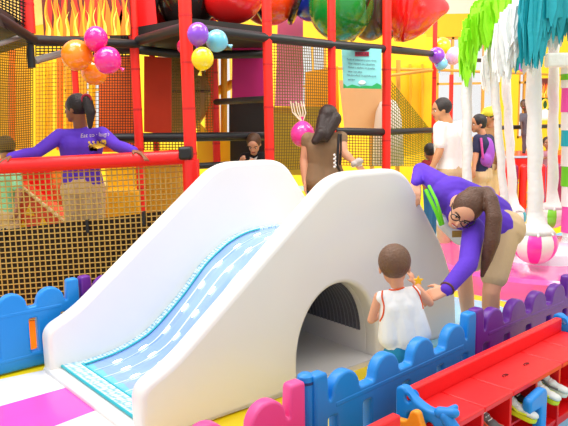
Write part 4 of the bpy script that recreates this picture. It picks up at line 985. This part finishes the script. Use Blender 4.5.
# woman with purple backpack
JF = dict(head=L3(478, 124, 8.2), neck=L3(482, 134, 8.2), chest=L3(484, 145, 8.2), waist=L3(483, 162, 8.2), pelvis=L3(481, 176, 8.2), sh_l=L3(478, 139, 8.1), sh_r=L3(489, 139, 8.35), el_l=L3(476, 154, 8.05), wr_l=L3(474, 166, 8.0), el_r=L3(492, 155, 8.35), wr_r=L3(487, 164, 8.2))
Fp, bF, sF, pF = person('woman in navy shirt with purple backpack, facing left between the white ropes', (JF['pelvis'].x, 8.2, 0), '#c88a66', JF, M('navy_cotton', '#232448', .8), khaki, '#1c1416', h=.215, fwd=(-1, -.15, -.1), s=.92, fem=True, sleeve='short', voxel=.011, lowhair=.6)
e = thing('backpack', at(487, 150, 8.15), 'purple and pink backpack worn by the woman in navy', 'backpack')
mb = MB(); mb.ell(at(487.5, 153, 8.12), (.085, .07, .19)); mb.ell(at(486, 160, 8.07), (.07, .05, .08)); o = blob('bag_body', mb, M('violet_nylon', '#9a48b8', .6), e, .01, 3)
mb = MB(); mb.tube([at(481, 138, 8.02), at(482, 148, 7.99), at(483, 158, 8.03)], .014, 8); obj('shoulder_strap', mb, M('pink_strap', '#d850a8', .6), e)
# person with yellow cap
JG = dict(head=L3(489, 117, 8.9), neck=L3(490, 127, 8.9), chest=L3(491, 138, 8.9), waist=L3(491, 155, 8.9), pelvis=L3(491, 168, 8.9), sh_l=L3(484, 131, 8.9), sh_r=L3(498, 131, 8.9), el_l=L3(483, 146, 8.8), wr_l=L3(486, 156, 8.7), el_r=L3(499, 146, 8.85), wr_r=L3(498, 160, 8.8))
G_, _, _, _ = person('person in yellow knitted cap and brown top behind the backpack wearer', (JG['pelvis'].x, 8.9, 0), '#a86c48', JG, M('ochre_brown_cotton', '#94683c', .8), khaki, '#2a1c14', h=.215, fwd=(-.9, -.4, -.1), s=.9, sleeve='long', voxel=.012)
Rg = fr_((-.9, -.4, -.1), (0, 0, 1)); mb = MB(); mb.ell(JG['head'] + Vector((0, 0, .06)), (.095, .105, .075), Rg); mb.cone(JG['head'] + Vector((.03, 0, .10)), .035, JG['head'] + Vector((.06, 0, .15)), .02); mb.cone(JG['head'] + Vector((-.05, -.03, .05)), .03, JG['head'] + Vector((-.12, -.05, .04)), .015); blob('cap', mb, M('lime_yellow_wool', '#d8c838', .8), G_, .009, 3)
# dark silhouetted child standing on the ledge
JH = dict(head=L3(524, 105, 11), neck=L3(525.5, 112, 11), chest=L3(526, 118, 11), waist=L3(527, 128, 11), pelvis=L3(527, 134, 11), sh_l=L3(521.5, 115, 11), sh_r=L3(531, 115, 11), el_l=L3(521, 123, 10.95), wr_l=L3(522, 131, 10.9), el_r=L3(532, 123, 10.95), wr_r=L3(531, 131, 10.9),
          hip_l=L3(525, 135, 11), hip_r=L3(529, 135, 11), kn_l=L3(524.5, 143, 11), kn_r=L3(529.5, 143, 11), an_l=L3(524, 151.5, 11), an_r=L3(530, 151.5, 11))
zL = at(497, 155, 10.4).z
person('small child in dark grey clothes standing on the red ledge', (JH['pelvis'].x, 11, zL - .02), '#5c3c2e', JH, M('charcoal_cotton', '#57505a', .8), M('charcoal_cotton', '#57505a', .8), '#241a18', h=.165, fwd=(-.5, -1, 0), s=.5, sleeve='short', voxel=.009)
JI = dict(head=L3(547, 143, 10.2), neck=L3(548, 150, 10.2), chest=L3(548, 155, 10.2), waist=L3(548, 162, 10.2), pelvis=L3(548, 168, 10.2), sh_l=L3(543, 153, 10.2), sh_r=L3(553, 153, 10.2), el_l=L3(542, 159, 10.1), wr_l=L3(546, 158, 10.0), el_r=L3(554, 159, 10.1), wr_r=L3(550, 157, 10.0))
person('dark-haired child in dusty pink top at the black band of the red ledge', (JI['pelvis'].x, 10.2, 0), '#a06a50', JI, M('dusty_pink_cotton', '#a87080', .8), denim, '#2a1a16', h=.17, fwd=(-.2, -1, -.1), s=.5, sleeve='short', voxel=.009, lowhair=1)
# boy in black by the tarpaulin
JJ = dict(head=L3(254, 144, 6.7), neck=L3(254, 152, 6.8), chest=L3(252, 160, 6.85), waist=L3(251, 174, 6.9), pelvis=L3(251, 184, 6.92), sh_l=L3(262, 156, 6.85), sh_r=L3(244, 157, 6.8), el_l=L3(263, 167, 6.75), wr_l=L3(256, 163, 6.6), el_r=L3(238, 166, 6.7), wr_r=L3(241, 161, 6.55))
J_, bJ, sJ, pJ = person('boy in black printed T-shirt looking down behind the far slide wall', (JJ['pelvis'].x, 6.92, 0), '#d8a080', JJ, M('black_cotton', '#16161a', .8), denim, '#5a3c26', h=.19, fwd=(-.15, -1, -.75), s=.68, sleeve='short', voxel=.008)
mb = MB(); mb.prism([at(249, 158, 6.6), at(253, 160, 6.6), at(257, 157.5, 6.6), at(255, 163, 6.6), at(250, 163, 6.6)], (0, .0, .0005)); me = mb.mesh('g'); drape(me, sJ, Vector((0, 1, 0)), .006); obj('shirt_print', me, M('white_print2', '#d8d8d8', .7), sJ)
# child in green at the far left
JK = dict(head=L3(6, 149, 5.75), neck=L3(4, 165, 5.8), chest=L3(4, 178, 5.8), waist=L3(4, 200, 5.8), pelvis=L3(5, 215, 5.8), sh_l=L3(-8, 173, 5.8), sh_r=L3(15, 173, 5.8), el_l=L3(-12, 192, 5.75), wr_l=L3(-10, 207, 5.7), el_r=L3(19, 192, 5.7), wr_r=L3(17, 207, 5.65))
person('child in mint green shirt behind the net, cut by the left edge', (JK['pelvis'].x, 5.8, 0), '#a87050', JK, M('mint_cotton', '#8fd09a', .8, bump=.2), khaki, '#3a2a22', h=.20, fwd=(-.4, 1, -.3), s=.78, sleeve='short', voxel=.01)

# ------------------------------------------------------------------ toddler at the slide
def trace(pts, target, off, r, name, mat, par, n=6, closed=False, ref=(0, 0, H)):
    tm_ = target.data; Wm = WM(target.parent); bv = BVHTree.FromPolygons([Wm @ v.co for v in tm_.vertices], [tuple(p.vertices) for p in tm_.polygons])
    out = []
    for (x, y) in cr_interp([tuple(p) for p in pts], 5):
        d = ray(x, y).normalized(); h_ = bv.ray_cast(Vector(ref), d)
        if h_[0]: out.append(h_[0] - d * off)
    if len(out) > 2: mb = MB(); mb.tube(out, r, 8); return obj(name, mb, mat, target)
def tank(mb, J):
    mb.cone(at(389, 301, 3.5), .052, at(391, 336, 3.5), .072); mb.cone(at(410, 297, 3.5), .050, at(418, 334, 3.5), .072)
    mb.cone(at(399, 300, 3.5), .062, at(405, 336, 3.5), .084); mb.cone(at(387, 297, 3.5), .030, at(409, 292, 3.5), .030)
JT = dict(head=L3(394.5, 267, 3.5), neck=L3(397, 284, 3.5), chest=L3(399, 306, 3.5), waist=L3(403, 332, 3.5), pelvis=L3(405, 350, 3.5), sh_l=L3(379, 297, 3.5), sh_r=L3(416, 291, 3.5),
          el_l=L3(371, 320, 3.5), wr_l=L3(381, 314, 3.68), el_r=L3(430, 303, 3.55), wr_r=L3(415, 283, 3.66), hip_l=L3(393, 356, 3.5), hip_r=L3(417, 354, 3.5), kn_l=L3(395, 384, 3.46), kn_r=L3(418, 383, 3.5), an_l=L3(396, 408, 3.48), an_r=L3(420, 406, 3.55))
T, bT, sT, pT = person('toddler in orange-trimmed white tank top, back turned, at the tunnel arch', (JT['pelvis'].x, 3.5, 0), '#e0a07e', JT, M('white_jersey', '#f4f2f0', .8, bump=.3, bscale=25), M('aqua_blue_cotton', '#1f8fb8', .8, bump=.2), '#6b4a33', h=.225, fwd=(.12, 1, -.12), upv=(-.03, 0, 1), s=.55, sleeve='cap', short=True, voxel=.006, topfn=tank, face=True,
    hands={'l': ((.2, .9, .3), (0, .2, -1), (1, 0, 0)), 'r': ((-.4, .3, .9), (-.6, .6, 0), (-.5, -.5, .3))}, nr=.062)
trim = M('orange_trim', '#e8561c', .7)
trace([(382.5, 290), (382, 297), (384, 306), (383, 315), (380, 321)], sT, .001, .0045, 'armhole_trim', trim, T)
trace([(413, 286), (418, 292), (421, 300), (423, 309)], sT, .001, .0045, 'armhole_trim', trim, T)
trace([(386, 289), (392, 290), (400, 289), (409, 285)], sT, .001, .0045, 'neck_trim', trim, T)
e = thing('toy_star', at(418, 280, 3.6), 'small yellow star toy in the toddler\'s raised hand', 'toy')
c = at(418.5, 281, 3.58); mb = MB(); P = []
for i in range(10):
    a = math.pi / 2 + i * math.pi / 5; r = .03 if i % 2 == 0 else .014; P.append(c + Vector((r * math.cos(a), 0, r * math.sin(a))))
mb.prism(P, (0, .014, 0)); obj('star_body', mb, yellow, e, bevel=.003)
# ------------------------------------------------------------------ bending attendant
JB = dict(head=L3(464, 211, 3.95), neck=L3(459, 203, 4.1), chest=L3(459, 204, 4.24), waist=L3(481, 212, 4.34), pelvis=L3(500, 221, 4.42), sh_l=L3(441, 185, 4.32), sh_r=L3(474, 229, 3.98),
          el_l=L3(421, 171, 4.62), wr_l=L3(416, 183, 4.40), el_r=L3(468, 264, 3.78), wr_r=L3(446, 290, 3.60), hip_l=L3(494, 226, 4.55), hip_r=L3(503, 232, 4.33), kn_l=L3(464, 272, 4.74), kn_r=L3(491, 292, 4.22), an_l=L3(470, 336, 4.85), an_r=L3(490, 352, 4.30), foot=(-1, -.25, 0))
def hairB(mb, J, R, h):
    P = [at(486, 192, 3.97), at(491, 200, 3.9), at(494, 218, 3.84), at(492, 240, 3.82), at(487, 258, 3.83), at(482, 276, 3.85)]; r = [.035, .042, .048, .046, .034, .012]
    for i in range(5): mb.cone(P[i], r[i], P[i + 1], r[i + 1])
    mb.cone(J['head'] + R @ Vector((0, -.3 * h, .3 * h)), .07, P[0], .035)
def topB(mb, J):
    mb.cone(at(452, 196, 4.26), .13, at(478, 205, 4.34), .12); mb.cone(at(484, 208, 4.36), .12, at(494, 214, 4.42), .12)
    mb.cone(J['sh_r'], .068, J['el_r'], .056); mb.cone(J['el_r'], .056, J['wr_r'].lerp(J['el_r'], .12), .042); mb.cone(J['sh_l'], .075, J['el_l'], .058)
B, bB, sB, pB = person('bespectacled ponytailed woman in violet top bending down to the toddler', (JB['pelvis'].x, 4.45, 0), '#e2a582', JB, cuff_p, khaki, '#5c3b28', h=.232, fwd=(-.45, -.75, -.55), upv=(.55, -.25, .8), fem=True, s=1.0, short=True, hairf=hairB, voxel=.007, glasses=True, mouth=True, topfn=topB,
    hands={'r': ((-.85, -.15, -.25), (-.1, .5, -.6), (0, .2, 1)), 'l': ((-.15, -.6, -.75), (0, .5, -1), (-.9, -.3, 0))})
mb = MB(); mb.cone(at(444, 222, 4.25), .05, at(460, 236, 4.33), .06); mb.cone(at(460, 236, 4.33), .06, at(474, 240, 4.38), .06); blob('undershirt', mb, M('white_jersey', '#f4f2f0', .8), B, .01, 3)
mb = MB(); mb.tube([at(426, 190, 4.22), at(432, 203, 4.15), at(437, 214, 4.12), at(441, 225, 4.14)], .012, 8); mb.tube([at(429, 186, 4.2), at(436, 200, 4.1), at(440, 212, 4.08), at(443, 224, 4.12)], .010, 8); lay = obj('lanyard', mb, M('lime_ribbon', '#6fdc1a', .6), B)
mb = MB(); mb.box(at(457, 234, 4.1), (.06, .006, .04)); mb.box(at(457, 234, 4.095), (.035, .004, .02)); obj('badge', mb, M('gold_badge', '#a8863a', .4), lay)
mb = MB(); w_ = JB['wr_r']; d_ = (JB['el_r'] - w_).normalized(); u_, v_ = mb.frame(d_); mb.tube([w_ + d_ * .015 + (u_ * math.cos(q) + v_ * math.sin(q)) * .036 for q in [2 * math.pi * i / 16 for i in range(16)]], .008, 8, closed=True); obj('bracelet', mb, M('brown_bracelet', '#5a2a20', .4), B)
mb = MB(); c = at(487, 193, 3.95); mb.tube([c + Vector((.04 * math.cos(q), .02 * math.sin(q), .03 * math.sin(q))) for q in [2 * math.pi * i / 14 for i in range(14)]], .011, 8, closed=True); obj('hair_tie', mb, M('grey_tie', '#8a6a8c', .6), B)
# ------------------------------------------------------------------ light
wd = bpy.data.worlds.new('world'); SC.world = wd; wd.use_nodes = True
bg = wd.node_tree.nodes['Background']; bg.inputs[0].default_value = (1, 1, 1, 1); bg.inputs[1].default_value = .95
def area(name, loc, size, power, col, target):
    l = bpy.data.lights.new(name, 'AREA'); l.shape = 'RECTANGLE'; l.size, l.size_y = size; l.energy = power; l.color = col
    o = bpy.data.objects.new(name, l); COL.objects.link(o); o.location = loc
    o.rotation_euler = (Vector(target) - Vector(loc)).to_track_quat('-Z', 'Y').to_euler(); return o
area('offscreen_light', (-2.5, 2.5, 4.8), (2.5, 2.5), 85, (.93, .96, 1), (-1, 4, 0))
area('offscreen_light', (2.5, 3.0, 4.8), (2, 2), 50, (1, .97, .92), (1.2, 4.5, 0))
area('offscreen_light', (-1, 5.0, 4.8), (4, 1.5), 260, (1, .97, .92), (-1, 8, 1.2))  # this and the next two: unseen fills added to brighten the dim background
area('offscreen_light', (4, 7.0, 4.8), (3, 2), 220, (1, .97, .92), (3, 11, 1))
area('offscreen_light', (-1, 10, 4.8), (6, 2), 300, (1, .97, .92), (-1, 12, 1))
